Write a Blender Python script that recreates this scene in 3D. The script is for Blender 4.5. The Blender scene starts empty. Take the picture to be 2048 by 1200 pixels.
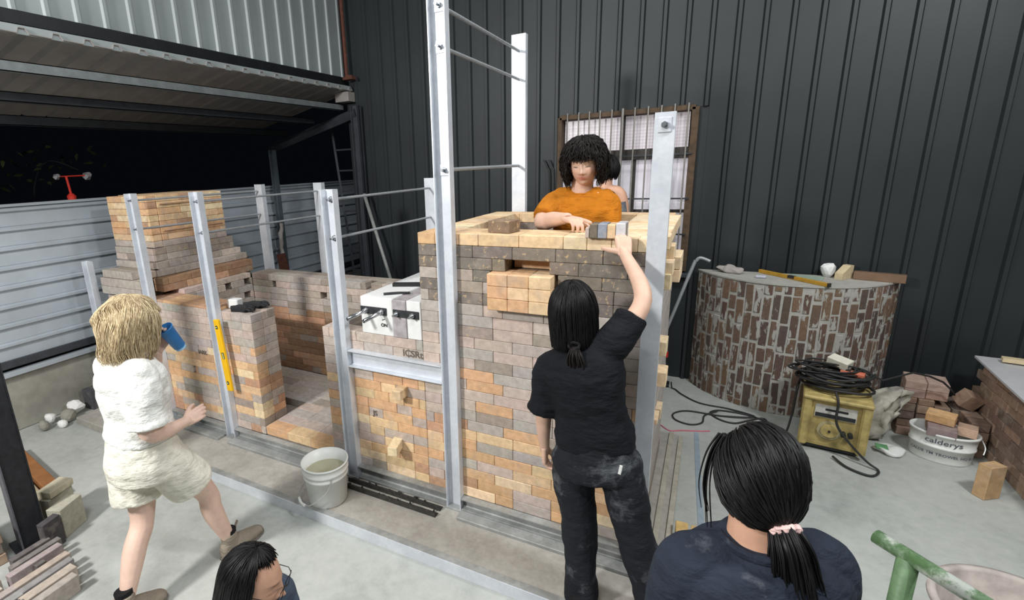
import bpy, bmesh, math, random
from mathutils import Vector, Matrix, Euler, Quaternion, noise
random.seed(7)
scene = bpy.context.scene
COL = scene.collection
R_ = math.radians

# ------------------------------------------------------------------ camera
cam_d = bpy.data.cameras.new('camera'); cam = bpy.data.objects.new('camera', cam_d); COL.objects.link(cam)
scene.camera = cam
cam_d.sensor_width = 36.0; cam_d.lens = 994.8 / 2048 * 36; cam_d.shift_x = 159.3 / 2048; cam_d.shift_y = -10.4 / 2048
cam_d.clip_start = 0.05
pit, rol, yaw = .2517, .0440, -.5133
fw = Vector((math.sin(yaw) * math.cos(pit), math.cos(yaw) * math.cos(pit), -math.sin(pit)))
rt = Vector((math.cos(yaw), -math.sin(yaw), 0)); dn = fw.cross(rt)
rt2 = rt * math.cos(rol) + dn * math.sin(rol); dn2 = -rt * math.sin(rol) + dn * math.cos(rol)
cam.matrix_world = Matrix(((rt2.x, -dn2.x, -fw.x, 1.2747), (rt2.y, -dn2.y, -fw.y, -2.4686), (rt2.z, -dn2.z, -fw.z, 2.12), (0, 0, 0, 1)))

# ------------------------------------------------------------------ world: night, almost black
w = bpy.data.worlds.new('night'); scene.world = w; w.use_nodes = True
bg = w.node_tree.nodes['Background']; bg.inputs[0].default_value = (.004, .005, .008, 1); bg.inputs[1].default_value = .35

# ------------------------------------------------------------------ lamps of the hall and added ceiling fill
def area(name, loc, target, size, power, col=(1, 1, 1), sy=None, spread=180):
    l = bpy.data.lights.new(name, 'AREA'); l.energy = power; l.color = col; l.size = size
    if sy: l.shape = 'RECTANGLE'; l.size_y = sy
    l.spread = R_(spread)
    o = bpy.data.objects.new(name, l); COL.objects.link(o); o.location = loc
    o.rotation_euler = (Vector(target) - Vector(loc)).to_track_quat('-Z', 'Y').to_euler()
    return o
area('hall_lamp_front', (-1.9, -4.2, 3.5), (-1.0, 0.2, 0.7), .45, 185, (1, .985, .96))
area('hall_lamp_side', (3.5, -.6, 4.3), (1.2, .9, 0), .5, 105, (.97, .99, 1))
area('hall_fill_rear', (0.6, -3.2, 4.9), (0.6, -2.2, 0), 2.4, 105, (.96, .985, 1), .35)  # added ceiling fill behind the camera, fixture unseen
area('hall_fill_mid', (0.4, 0.6, 4.9), (0.4, 0.4, 0), 2.0, 48, (.97, .99, 1), .3)  # soft fill added above the kiln, fixture unseen
vs = scene.view_settings
vs.view_transform = 'Standard'; vs.look = 'None'; vs.exposure = 0.18; vs.gamma = 1; vs.use_curve_mapping = False

# ------------------------------------------------------------------ helpers
def lin(c):
    return tuple(((v / 255) / 12.92 if v / 255 <= .04045 else ((v / 255 + .055) / 1.055) ** 2.4) for v in c)

class NT:
    def __init__(s, m): s.t = m.node_tree; s.n = s.t.nodes; s.b = s.n['Principled BSDF']
    def add(s, typ, **k):
        nd = s.n.new(typ)
        for a, v in k.items(): setattr(nd, a, v)
        return nd
    def link(s, a, b): s.t.links.new(a, b)
    def noise(s, vec, scale, detail=4, rough=.6):
        nd = s.add('ShaderNodeTexNoise'); nd.inputs['Scale'].default_value = scale
        nd.inputs['Detail'].default_value = detail; nd.inputs['Roughness'].default_value = rough
        if vec: s.link(vec, nd.inputs['Vector'])
        return nd.outputs['Fac']
    def ramp(s, fac, stops):
        nd = s.add('ShaderNodeValToRGB'); el = nd.color_ramp.elements
        while len(el) < len(stops): el.new(.5)
        for e, (p, c) in zip(el, stops):
            e.position = p; e.color = (*c, 1) if len(c) == 3 else c
        s.link(fac, nd.inputs[0]); return nd.outputs[0]
    def mix(s, fac, a, b, mode='MIX'):
        nd = s.add('ShaderNodeMix', data_type='RGBA', blend_type=mode)
        for v, i in ((fac, 0), (a, 6), (b, 7)):
            if hasattr(v, 'is_output'): s.link(v, nd.inputs[i])
            elif i == 0: nd.inputs[0].default_value = v
            else: nd.inputs[i].default_value = (*v, 1) if len(v) == 3 else v
        return nd.outputs[2]
    def math(s, op, a, b=0.):
        nd = s.add('ShaderNodeMath', operation=op)
        for v, i in ((a, 0), (b, 1)):
            if hasattr(v, 'is_output'): s.link(v, nd.inputs[i])
            else: nd.inputs[i].default_value = v
        return nd.outputs[0]
    def bump(s, h, strength=.3, dist=.01):
        nd = s.add('ShaderNodeBump'); nd.inputs['Strength'].default_value = strength; nd.inputs['Distance'].default_value = dist
        s.link(h, nd.inputs['Height']); s.link(nd.outputs[0], s.b.inputs['Normal'])
    def pos(s): return s.add('ShaderNodeNewGeometry').outputs['Position']
    def obj(s): return s.add('ShaderNodeTexCoord').outputs['Object']

def new_mat(name):
    m = bpy.data.materials.new(name); m.use_nodes = True
    return m, NT(m)

def simple(name, col, rough=.6, metal=0., var=.12, scale=12., bump=.0, bscale=60., spec=.5, world=True):
    """one colour with slight noise variation"""
    m, t = new_mat(name)
    c = lin(col); v = t.pos() if world else t.obj()
    f = t.noise(v, scale, 5)
    cc = t.ramp(f, [(.3, tuple(x * (1 - var) for x in c)), (.7, tuple(min(1, x * (1 + var)) for x in c))])
    t.link(cc, t.b.inputs['Base Color'])
    t.b.inputs['Roughness'].default_value = rough; t.b.inputs['Metallic'].default_value = metal
    t.b.inputs['Specular IOR Level'].default_value = spec
    if bump: t.bump(t.noise(v, bscale, 4), bump, .004)
    return m

M = {}
def brick_material():
    m, t = new_mat('firebrick')
    oi = t.add('ShaderNodeObjectInfo'); p = t.pos()
    base = oi.outputs['Color']
    n1 = t.noise(p, 26, 5); n2 = t.noise(p, 9, 3); n3 = t.noise(p, 140, 3)
    v = t.ramp(n1, [(.3, (.80, .80, .80)), (.7, (1.16, 1.16, 1.16))])
    c = t.mix(1., base, v, 'MULTIPLY')
    # mortar dust on every brick, a little
    d = t.ramp(n2, [(.52, (0, 0, 0)), (.72, (1, 1, 1))])
    c = t.mix(t.math('MULTIPLY', d, .4), c, lin((176, 164, 152)))
    # yellow chips where the dark glaze is knocked off
    ch = t.ramp(t.noise(p, 34, 4, .65), [(.585, (0, 0, 0)), (.625, (1, 1, 1))])
    al = t.math('SUBTRACT', 1., oi.outputs['Alpha'])
    c = t.mix(t.math('MULTIPLY', ch, al), c, lin((200, 172, 134)))
    t.link(c, t.b.inputs['Base Color']); t.b.inputs['Roughness'].default_value = .88
    t.b.inputs['Specular IOR Level'].default_value = .25
    t.bump(t.math('ADD', t.math('MULTIPLY', n1, .6), t.math('MULTIPLY', n3, .4)), .45, .006)
    return m
M['brick'] = brick_material()

def galv_material(name='galvanised', c0=(206, 211, 218), c1=(230, 233, 238), rough=.42, metal=.25):
    m, t = new_mat(name); p = t.pos()
    vo = t.add('ShaderNodeTexVoronoi'); vo.inputs['Scale'].default_value = 55; t.link(p, vo.inputs['Vector'])
    f = t.math('ADD', t.math('MULTIPLY', t.noise(p, 6, 5), .75), t.math('MULTIPLY', vo.outputs['Color'], .12))
    c = t.ramp(f, [(.35, lin(c0)), (.68, lin(c1))])
    t.link(c, t.b.inputs['Base Color']); t.b.inputs['Metallic'].default_value = metal
    t.link(t.math('ADD', t.math('MULTIPLY', t.noise(p, 18, 3), .22), rough - .1), t.b.inputs['Roughness'])
    return m
M['galv'] = galv_material()
M['galv_dusty'] = galv_material('galvanised_dusty', (142, 144, 142), (184, 186, 184), .6, .25)
M['mortar'] = simple('mortar', (104, 94, 84), .95, var=.25, scale=30, bump=.4)
M['mortar_lt'] = simple('mortar_light', (150, 140, 128), .95, var=.2, scale=30, bump=.4)
M['steel'] = simple('rod_steel', (168, 172, 175), .45, .35, .12, 40)
M['nut'] = simple('nut_steel', (176, 180, 184), .3, .9, .1, 60)
M['dark_steel'] = simple('dark_steel', (58, 60, 62), .55, .5, .3, 25)
M['grime_steel'] = simple('grimy_angle_steel', (64, 62, 58), .75, .25, .45, 35, .3)
M['white_block'] = simple('ceramic_board', (232, 232, 230), .85, 0, .05, 30, .15, 120)
M['black'] = simple('black_paint', (28, 28, 30), .5, 0, .2, 40)
M['chrome'] = simple('chrome_tube', (200, 202, 206), .18, .95, .05, 30)

def mesh_of(bm, name='m', smooth=False):
    me = bpy.data.meshes.new(name); bm.normal_update(); bm.to_mesh(me); bm.free()
    if smooth:
        for p in me.polygons: p.use_smooth = True
    return me
def obj(name, me, m=None, parent=None, loc=(0, 0, 0), rot=(0, 0, 0), kind=None, label=None):
    if isinstance(me, bmesh.types.BMesh): me = mesh_of(me, name)
    o = bpy.data.objects.new(name, me); COL.objects.link(o)
    if m and me and not me.materials: me.materials.append(M[m] if isinstance(m, str) else m)
    o.location = loc; o.rotation_euler = rot
    if parent: o.parent = parent
    if kind: o['kind'] = kind
    if label: o['label'] = label
    return o
def tag(o, label, cat, group=None):
    o['label'] = label; o['category'] = cat
    if group: o['group'] = group
    return o
def thing(name, label, cat, loc=(0, 0, 0), rot=(0, 0, 0), group=None):
    o = bpy.data.objects.new(name, None); COL.objects.link(o); o.location = loc; o.rotation_euler = rot
    o.empty_display_size = .05
    return tag(o, label, cat, group)
def struct(name, me, m=None, parent=None, **k):
    return obj(name, me, m, parent, kind='structure', **k)

def box(bm, x0, x1, y0, y1, z0, z1, bev=0.):
    vs = [bm.verts.new((x, y, z)) for x in (x0, x1) for y in (y0, y1) for z in (z0, z1)]
    fs = [bm.faces.new([vs[i] for i in q]) for q in ((0, 1, 3, 2), (4, 6, 7, 5), (0, 4, 5, 1), (2, 3, 7, 6), (0, 2, 6, 4), (1, 5, 7, 3))]
    if bev:
        es = list({e for f in fs for e in f.edges})
        bmesh.ops.bevel(bm, geom=es, offset=bev, segments=1, profile=.5, affect='EDGES')
    return bm
def boxm(x0, x1, y0, y1, z0, z1, bev=0.): return box(bmesh.new(), x0, x1, y0, y1, z0, z1, bev)
def cbox(dx, dy, dz, bev=0.): return boxm(-dx / 2, dx / 2, -dy / 2, dy / 2, -dz / 2, dz / 2, bev)

def frames(pts):
    """parallel-transport frames along a polyline"""
    P = [Vector(p) for p in pts]; T = []
    for i in range(len(P)):
        a = P[max(0, i - 1)]; b = P[min(len(P) - 1, i + 1)]; d = b - a
        T.append(d.normalized() if d.length > 1e-9 else Vector((0, 0, 1)))
    up = Vector((0, 0, 1)) if abs(T[0].z) < .95 else Vector((0, 1, 0))
    n = (up - T[0] * up.dot(T[0])).normalized(); out = []
    for i, t in enumerate(T):
        n = (n - t * n.dot(t));
        n = n.normalized() if n.length > 1e-6 else t.orthogonal().normalized()
        out.append((P[i], n, t.cross(n)))
    return out
def tube(bm, pts, r, seg=8, cap=True, flat=1.):
    rs = r if isinstance(r, (list, tuple)) else [r] * len(pts)
    rings = []
    for (p, n, b), rr in zip(frames(pts), rs):
        rings.append([bm.verts.new(p + n * (rr * math.cos(2 * math.pi * k / seg)) + b * (rr * flat * math.sin(2 * math.pi * k / seg))) for k in range(seg)])
    skin_rings(bm, rings, cap); return bm
def skin_rings(bm, rings, cap=True):
    for A, B in zip(rings, rings[1:]):
        n = len(A)
        for k in range(n): bm.faces.new((A[k], A[(k + 1) % n], B[(k + 1) % n], B[k]))
    if cap:
        bm.faces.new(list(reversed(rings[0]))); bm.faces.new(rings[-1])
def spline(pts, n=8):
    """Catmull-Rom through the points"""
    P = [Vector(p) for p in pts]; out = []
    for i in range(len(P) - 1):
        a, b, c, d = P[max(i - 1, 0)], P[i], P[i + 1], P[min(i + 2, len(P) - 1)]
        for k in range(n):
            t = k / n
            out.append(.5 * ((2 * b) + (c - a) * t + (2 * a - 5 * b + 4 * c - d) * t * t + (3 * b - a - 3 * c + d) * t ** 3))
    out.append(P[-1]); return out
def cyl(bm, p0, p1, r, seg=12): return tube(bm, [p0, p1], r, seg)
def lathe(bm, prof, seg=32, cx=0, cy=0, sx=1., sy=1.):
    rings = [[bm.verts.new((cx + r * sx * math.cos(2 * math.pi * k / seg), cy + r * sy * math.sin(2 * math.pi * k / seg), z)) for k in range(seg)] for r, z in prof]
    skin_rings(bm, rings, False); return bm
def text_mesh(s, size, ext=.0006, bold=0.):
    c = bpy.data.curves.new('lettering', 'FONT'); c.body = s; c.size = size; c.extrude = ext; c.align_x = 'CENTER'; c.align_y = 'CENTER'; c.offset = bold
    o = bpy.data.objects.new('lettering_tmp', c); COL.objects.link(o)
    dg = bpy.context.evaluated_depsgraph_get(); me = bpy.data.meshes.new_from_object(o.evaluated_get(dg))
    bpy.data.objects.remove(o); bpy.data.curves.remove(c); return me

# bricks -------------------------------------------------------------------
_bc = {}
def brick_mesh(dx, dy, dz):
    k = (round(dx, 3), round(dy, 3), round(dz, 3))
    if k not in _bc:
        me = mesh_of(cbox(*k, .0028), 'brick'); me.materials.append(M['brick']); _bc[k] = me
    return _bc[k]
def brick(parent, c, d, col, rot=(0, 0, 0), name='brick', label=None):
    o = bpy.data.objects.new(name, brick_mesh(*d)); COL.objects.link(o)
    o.location = c; o.rotation_euler = rot; o.parent = parent
    if len(col) == 3: col = (*col, 1.)
    o.color = col
    if label: o['label'] = label
    return o
def jit(c, a=.1):
    k = 1 + random.uniform(-a, a); return tuple(min(1, x * k * (1 + random.uniform(-.03, .03))) for x in c[:3]) + tuple(c[3:])
YEL = lin((224, 192, 152)); ORA = lin((216, 174, 134)); DOR = lin((194, 154, 124)); PALE = lin((232, 208, 172))
PINK = lin((196, 179, 168)); GRY = lin((182, 173, 165)); DGR = lin((162, 150, 139)); SLATE = (*lin((126, 118, 110)), .4); SLATE2 = (*lin((130, 119, 107)), .1)
BRN = lin((156, 124, 98)); RED = lin((150, 112, 96))
def mixed(): return jit(random.choices((ORA, YEL, DOR, PINK, GRY, DGR, PALE), (30, 22, 12, 20, 8, 4, 4))[0])
def plaster(): return jit(random.choices((PINK, GRY, DGR, ORA), (58, 34, 4, 4))[0], .05)
def wall(parent, org, ax, length, rows, z0, depth, colf, h=.0667, skip=(), hdr=.14, L0=.231, clip=None):
    """courses of single bricks; ax 'x': face looks to -Y at org.y; ax 'y': face looks to +X at org.x"""
    for r in range(rows):
        u = -(.116 if r % 2 else 0) - random.choice((0, 0, .058)); zc = z0 + (r + .5) * h
        while u < length - .004:
            L = .116 if random.random() < hdr else L0
            a, b = max(u, 0), min(u + L, length); u += L
            if length - b < .03: b = length; u = length
            if b - a < .03: continue
            segs = [(a, b)]
            for (s0, s1, r0, r1) in skip:
                if r0 <= r <= r1:
                    ns = []
                    for (p, q) in segs:
                        if q <= s0 or p >= s1: ns.append((p, q)); continue
                        if p < s0: ns.append((p, s0))
                        if q > s1: ns.append((s1, q))
                    segs = ns
            for (p, q) in segs:
                if q - p < .02: continue
                w_ = round(q - p - .0022, 3); m_ = (p + q) / 2; j = random.uniform(-.0015, .0018)
                if ax == 'x': c = (org[0] + m_, org[1] + depth / 2 + j, zc); d = (w_, depth, h - .0022)
                else: c = (org[0] - depth / 2 + j, org[1] + m_, zc); d = (depth, w_, h - .0022)
                brick(parent, c, d, colf(m_, r, zc))
def layer(parent, x0, x1, y0, y1, z0, z1, colf, along='y', L=.231, W=.116, off=0.):
    """a course laid flat, seen from above"""
    x = x0; k = 0
    while x < x1 - .01:
        w_ = min(W if along == 'y' else L, x1 - x); y = y0 - ((off if k % 2 else 0))
        while y < y1 - .01:
            l_ = L if along == 'y' else W
            a, b = max(y, y0), min(y + l_, y1); y += l_
            if b - a < .02: continue
            brick(parent, (x + w_ / 2, (a + b) / 2, (z0 + z1) / 2 + random.uniform(-.001, .001)), (w_ - .002, b - a - .002, z1 - z0), colf())
        x += w_; k += 1

# ================================================================== the setting
F0 = -.07            # workshop floor; the kiln's slab top is z = 0
def floor_material():
    m, t = new_mat('concrete_floor'); p = t.pos()
    f = t.math('ADD', t.math('MULTIPLY', t.noise(p, 1.3, 6, .65), .6), t.math('MULTIPLY', t.noise(p, 14, 5, .7), .4))
    c = t.ramp(f, [(.3, lin((146, 149, 144))), (.5, lin((172, 175, 170))), (.72, lin((190, 192, 186)))])
    sp = t.ramp(t.noise(p, 70, 3, .7), [(.66, (0, 0, 0)), (.74, (1, 1, 1))])
    c = t.mix(t.math('MULTIPLY', sp, .25), c, lin((120, 118, 112)))
    st = t.ramp(t.noise(p, 2.6, 7, .75), [(.56, (0, 0, 0)), (.68, (1, 1, 1))])
    c = t.mix(t.math('MULTIPLY', st, .22), c, lin((150, 146, 138)))
    t.link(c, t.b.inputs['Base Color']); t.b.inputs['Roughness'].default_value = .72
    t.bump(t.noise(p, 90, 4), .15, .004); return m
M['floor'] = floor_material()
def slab_material():
    m, t = new_mat('slab_concrete'); p = t.pos()
    f = t.math('ADD', t.math('MULTIPLY', t.noise(p, 3.1, 6, .7), .6), t.math('MULTIPLY', t.noise(p, 22, 5, .7), .4))
    c = t.ramp(f, [(.3, lin((138, 134, 126))), (.52, lin((168, 164, 156))), (.72, lin((190, 187, 180)))])
    t.link(c, t.b.inputs['Base Color']); t.b.inputs['Roughness'].default_value = .85
    t.bump(t.noise(p, 60, 5), .3, .006); return m
M['slab'] = slab_material()
floor = struct('floor', boxm(-7.5, 6.2, -7.2, 5.5, F0 - .15, F0), 'floor')
slab = struct('floor_slab', boxm(-3.75, 1.2, -.425, 1.5, F0, 0, .006), 'slab')
M['kerb'] = simple('old_concrete', (150, 148, 138), .9, 0, .25, 4, .3, 40)
M['dark_wall'] = simple('dark_sheet', (43, 48, 50), .5, .2, .12, 2.2)
M['light_wall'] = simple('light_sheet', (156, 164, 164), .5, .15, .07, 2)
M['fence'] = simple('fence_sheet', (180, 189, 197), .5, .2, .1, 3)
M['hall_paint'] = simple('hall_paint', (96, 100, 102), .8, 0, .06, 1)
M['frame_brown'] = simple('rusty_frame', (86, 68, 50), .7, .2, .35, 20)
M['black_beam'] = simple('black_beam', (30, 32, 36), .5, .3, .25, 8)
M['beam_grey'] = simple('purlin_grey', (120, 126, 126), .55, .3, .2, 10)
M['beam_dark'] = simple('purlin_dark', (66, 70, 76), .6, .3, .2, 10)
M['beam_post'] = simple('post_blue_grey', (92, 102, 108), .5, .3, .2, 10)
M['roof_sheet'] = simple('roof_sheet', (150, 144, 140), .6, .1, .12, 6)

# back wall: a backing with the window opening, and ribbed sheet panels in front of it
YB = 2.83; WX0, WX1, WZ0, WZ1 = -.13, 1.085, 1.045, 2.54
bm = bmesh.new()
for a in ((-2.72, WX0, F0, 5.2), (WX1, 6.0, F0, 5.2), (WX0, WX1, WZ1, 5.2), (WX0, WX1, F0, WZ0)):
    box(bm, a[0], a[1], YB + .005, YB + .12, a[2], a[3])
bw = struct('wall_back', bm, 'dark_wall')
def panel_mesh(z0, z1, pitch=.1905):
    # flat pan, then a raised trapezoid rib; sheet has thickness
    prof = [(0, 0), (pitch - .052, 0), (pitch - .040, -.026), (pitch - .014, -.026), (pitch - .002, 0), (pitch, 0)]
    bm = bmesh.new(); A = []
    for (x, y) in prof: A.append([bm.verts.new((x, y, z0)), bm.verts.new((x, y, z1)), bm.verts.new((x, y + .004, z1)), bm.verts.new((x, y + .004, z0))])
    skin_rings(bm, A, True); bmesh.ops.recalc_face_normals(bm, faces=bm.faces[:]); return mesh_of(bm, 'wall_panel')
pm_full, pm_up, pm_lo = panel_mesh(F0, 5.2), panel_mesh(WZ1 + .0, 5.2), panel_mesh(F0, WZ0)
k = 0
x = -2.81
while x < 5.9:
    inside = x + .1905 > WX0 + .02 and x < WX1 - .02
    for me in ((pm_up, pm_lo) if inside else (pm_full,)):
        obj('wall_panel', me, 'dark_wall', bw, (x, YB, 0))
    x += .1905
sc = bmesh.new()
for i in range(90):
    xx = -2.7 + .1905 * random.randint(0, 40) + .06 + random.uniform(-.01, .01); zz = random.choice((.9, 2.75, 3.25, 3.6, 2.3)) + random.uniform(-.02, .02)
    if WX0 - .1 < xx < WX1 + .1 and zz < WZ1 + .1: continue
    cyl(sc, (xx, YB - .008, zz), (xx, YB + .002, zz), .0055, 6)
obj('sheet_screw', sc, 'nut', bw, kind='stuff')

# the rest of the hall (behind and beside the camera)
struct('ceiling', boxm(-2.9, 6.1, -7.0, 3.0, 5.2, 5.32), 'hall_paint')
struct('wall_right', boxm(6.0, 6.12, -7.0, 2.95, F0, 5.2), 'hall_paint')
struct('wall_front', boxm(-2.9, 6.1, -7.12, -7.0, F0, 5.2), 'hall_paint')
# light upper wall on the left, over the lean-to
XL = -2.81
bm = boxm(XL - .12, XL - .03, -7.0, YB, 3.13, 5.2)
lw = struct('wall_left', bm, 'light_wall')
prof = [(0, 0), (.155, 0), (.165, .02), (.19, .02), (.2, 0)]
bm = bmesh.new(); A = []
for (y, x) in prof: A.append([bm.verts.new((x, y, 3.14)), bm.verts.new((x, y, 5.2)), bm.verts.new((x - .004, y, 5.2)), bm.verts.new((x - .004, y, 3.14))])
skin_rings(bm, A, True); bmesh.ops.recalc_face_normals(bm, faces=bm.faces[:]); lpm = mesh_of(bm, 'wall_panel')
y = YB - .2
while y > -2.6:
    obj('wall_panel', lpm, 'light_wall', lw, (XL - .02, y - .01, 0)); y -= .2
# black beam along its foot, flashing and lean-to roof
bm = bmesh.new(); box(bm, XL - .03, XL + .055, -7, YB - .03, 3.125, 3.215, .006)
tag(obj('wall_beam', bm, 'black_beam'), 'long black steel beam under the pale sheet wall', 'beam')
rf = thing('lean_to_roof', 'corrugated lean-to roof sheet seen from below at upper left', 'roof', (XL, -2, 3.05))
def roof_piece():
    prof = [(0, 0), (.128, -.004), (.142, .03), (.178, .03), (.2, 0)]
    bm = bmesh.new(); A = []
    for (y, z) in prof:
        A.append([bm.verts.new(q) for q in ((.12, y, z + .012), (-1.55, y, z - .33), (-1.55, y, z - .325), (.12, y, z + .017))])
    skin_rings(bm, A, True); bmesh.ops.recalc_face_normals(bm, faces=bm.faces[:]); return mesh_of(bm, 'roof_sheet')
rp = roof_piece()
for i in range(24): obj('roof_sheet', rp, 'roof_sheet', rf, (0, i * .2, 0))
obj('edge_flashing', boxm(.095, .108, 0, 4.78, .006, .062), 'light_wall', rf)
def purlin(name, x, z, m, label, dz=.07):
    bm = bmesh.new(); box(bm, x - .03, x - .024, -5, YB - .06, z, z + dz); box(bm, x - .03, x + .03, -5, YB - .06, z, z + .006); box(bm, x - .03, x + .03, -5, YB - .06, z + dz - .006, z + dz); box(bm, x + .024, x + .03, -5, YB - .06, z, z + dz)
    return tag(obj(name, bm, m), label, 'beam', 'lean-to roof purlins')
purlin('roof_purlin', -2.86, 2.845, 'beam_grey', 'paint-worn grey purlin nearest the roof edge')
purlin('roof_purlin', -3.35, 2.72, 'beam_dark', 'dark purlin second in under the lean-to roof')
purlin('roof_purlin', -3.85, 2.60, 'beam_dark', 'dark purlin deepest under the lean-to roof', .08)
bm = bmesh.new(); tube(bm, [(-2.62, 2.74, 2.80), (-4.12, 2.74, 2.45)], .055, 4); tag(obj('roof_rafter', bm, 'beam_dark'), 'dark rafter sloping from the corner column to the far post', 'beam')
bm = bmesh.new(); box(bm, -2.86, -2.66, 2.66, 2.80, 2.93, 3.04, .004); tag(obj('gutter_end', bm, 'roof_sheet'), 'pale boxed end of the lean-to eave at the corner', 'gutter')
cc = thing('corner_column', 'dark grey steel column at the hall corner', 'column', (-2.62, 2.74, F0))
obj('web', boxm(-.05, .05, -.006, .006, 0, 2.95), 'beam_dark', cc); obj('flange', boxm(-.05, -.042, -.05, .05, 0, 2.95), 'beam_dark', cc); obj('flange', boxm(.042, .05, -.05, .05, 0, 2.95), 'beam_dark', cc)
obj('base_plate', boxm(-.09, .09, -.085, .085, 0, .012), 'beam_dark', cc)
cc = thing('far_post', 'grey post carrying the lean-to roof beside the fence', 'post', (-3.98, 2.62, F0))
obj('web', boxm(-.03, .03, -.005, .005, 0, 2.5), 'beam_post', cc); obj('flange', boxm(-.036, -.03, -.035, .035, 0, 2.5), 'beam_post', cc); obj('flange', boxm(.03, .036, -.035, .035, 0, 2.5), 'beam_post', cc)
for z in (1.0, 1.06): obj('bolt', cyl(bmesh.new(), (.036, -.02, z), (.055, -.02, z), .012, 6), 'nut', cc)
# rusty pipe standing in the top corner
bm = bmesh.new(); tube(bm, spline([(-2.70, 2.72, 5.0), (-2.70, 2.72, 3.35), (-2.68, 2.70, 3.22), (-2.60, 2.70, 3.2)], 6), .022, 8); box(bm, -2.72, -2.58, 2.66, 2.74, 3.17, 3.2)
M['rust'] = simple('rust_red', (96, 56, 44), .8, .1, .3, 20); tag(obj('rusty_pipe', bm, 'rust'), 'rusty red pipe running down the upper corner', 'pipe')

# fence on a concrete kerb
XF = -4.13
kb = struct('wall_kerb', boxm(XF - .25, XF + .0, -3.2, 5.2, F0, .46, .01), 'kerb')
struct('trim_1', boxm(XF - .02, XF + .05, -3.2, 5.2, .455, .50, .004), 'fence'); struct('trim_2', boxm(XF - .03, XF + .03, -3.2, 5.2, .53, .60, .004), 'beam_dark')
fe = thing('sheet_fence', 'grey fence of horizontal ribbed metal sheets on a concrete kerb', 'fence', (XF, 0, .5))
def slat_mesh(L):
    prof = [(.004, 0), (0, .118), (.03, .13), (.03, .152), (.004, .166)]
    bm = bmesh.new(); A = [[bm.verts.new(q) for q in ((x, 0, z), (x, L, z), (x - .005, L, z), (x - .005, 0, z))] for x, z in prof]
    skin_rings(bm, A, True); bmesh.ops.recalc_face_normals(bm, faces=bm.faces[:]); return mesh_of(bm, 'fence_slat')
sl = slat_mesh(8.3)
for i in range(8):
    for yy in (-3.15,): obj('fence_slat', sl, 'fence', fe, (0, yy, .095 + i * .168))
obj('top_rail', boxm(-.03, .035, -3.2, 5.2, 1.438, 1.462), 'fence', fe)
for yy in (-2.0, .3, 1.5, 2.9, 4.4): obj('fence_post', boxm(-.09, -.03, yy, yy + .05, -.04, 1.43), 'beam_dark', fe)

# ================================================================== barred window in the back wall
def pane_material():
    m, t = new_mat('patterned_glass'); p = t.pos()
    mp = t.add('ShaderNodeMapping'); mp.inputs['Rotation'].default_value = (0, R_(45), 0); t.link(p, mp.inputs['Vector'])
    ck = t.add('ShaderNodeTexChecker'); ck.inputs['Scale'].default_value = 48; t.link(mp.outputs[0], ck.inputs['Vector'])
    ck.inputs['Color1'].default_value = (*lin((210, 202, 206)), 1); ck.inputs['Color2'].default_value = (*lin((192, 184, 190)), 1)
    t.link(ck.outputs[0], t.b.inputs['Base Color']); t.b.inputs['Roughness'].default_value = .3
    t.link(ck.outputs[0], t.b.inputs['Emission Color']); t.b.inputs['Emission Strength'].default_value = .22   # added glow brightens the glass, no lit room behind
    t.bump(ck.outputs['Fac'], .25, .004); return m
M['pane'] = pane_material()
def frost_material():
    m, t = new_mat('frosted_pane'); c = t.ramp(t.noise(t.pos(), 5, 4), [(.3, lin((196, 190, 200))), (.7, lin((216, 212, 218)))])
    t.link(c, t.b.inputs['Base Color']); t.link(c, t.b.inputs['Emission Color']); t.b.inputs['Emission Strength'].default_value = .24; t.b.inputs['Roughness'].default_value = .35  # glow added to the frosted panes to keep them pale
    return m
M['frost'] = frost_material()
M['sash'] = simple('sash_dark', (58, 54, 50), .6, .2, .2, 20)
M['bar'] = simple('grille_bar', (158, 154, 148), .4, .5, .15, 30)
wn = struct('window_1', None); wn.location = (0, YB, 0)
for q in ((WX0, WX1, WZ1 - .025, WZ1 + .02), (WX0, WX1, WZ0 - .02, WZ0 + .035), (WX0 - .02, WX0 + .022, WZ0, WZ1), (WX1 - .03, WX1 + .03, WZ0, WZ1)):
    obj('window_frame', boxm(q[0], q[1], -.045, .10, q[2], q[3], .003), 'frame_brown', wn)
obj('transom', boxm(WX0, WX1, .02, .09, 2.10, 2.20, .003), 'sash', wn)
for x0, x1 in ((WX0 + .02, .47), (.47, WX1 - .03)): obj('upper_pane', boxm(x0 + .012, x1 - .012, .055, .061, 2.20, WZ1 - .03), 'pane', wn)
obj('sash_stile', boxm(.455, .485, .04, .075, 2.2, WZ1 - .02), 'sash', wn); obj('sash_stile', boxm(.56, .60, .04, .075, WZ0 + .03, 2.1), 'sash', wn)
for x0, x1, mm in ((WX0 + .02, .56, 'frost'), (.60, WX1 - .03, 'frost')): obj('lower_pane', boxm(x0, x1, .055, .061, 1.62, 2.10), mm, wn)
M['low_glass'] = simple('grey_pane', (112, 122, 132), .25, 0, .1, 8)
obj('lower_pane', boxm(WX0 + .02, .56, .055, .061, WZ0 + .03, 1.60), 'low_glass', wn); obj('lower_pane', boxm(.6, WX1 - .03, .055, .061, WZ0 + .03, 1.60), 'frost', wn)
obj('sash_rail', boxm(WX0, WX1, .045, .075, 1.595, 1.625), 'sash', wn)
for xx in (-.048, .062, .164, .265, .373, .579, .694, .807, .917, 1.028): obj('grille_bar', cyl(bmesh.new(), (xx, -.06, WZ0 + .01), (xx, -.06, WZ1 + .035), .007, 8), 'bar', wn)
obj('grille_bar', cyl(bmesh.new(), (.47, -.06, WZ0 + .01), (.47, -.06, WZ1 + .035), .014, 8), 'bar', wn)
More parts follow.
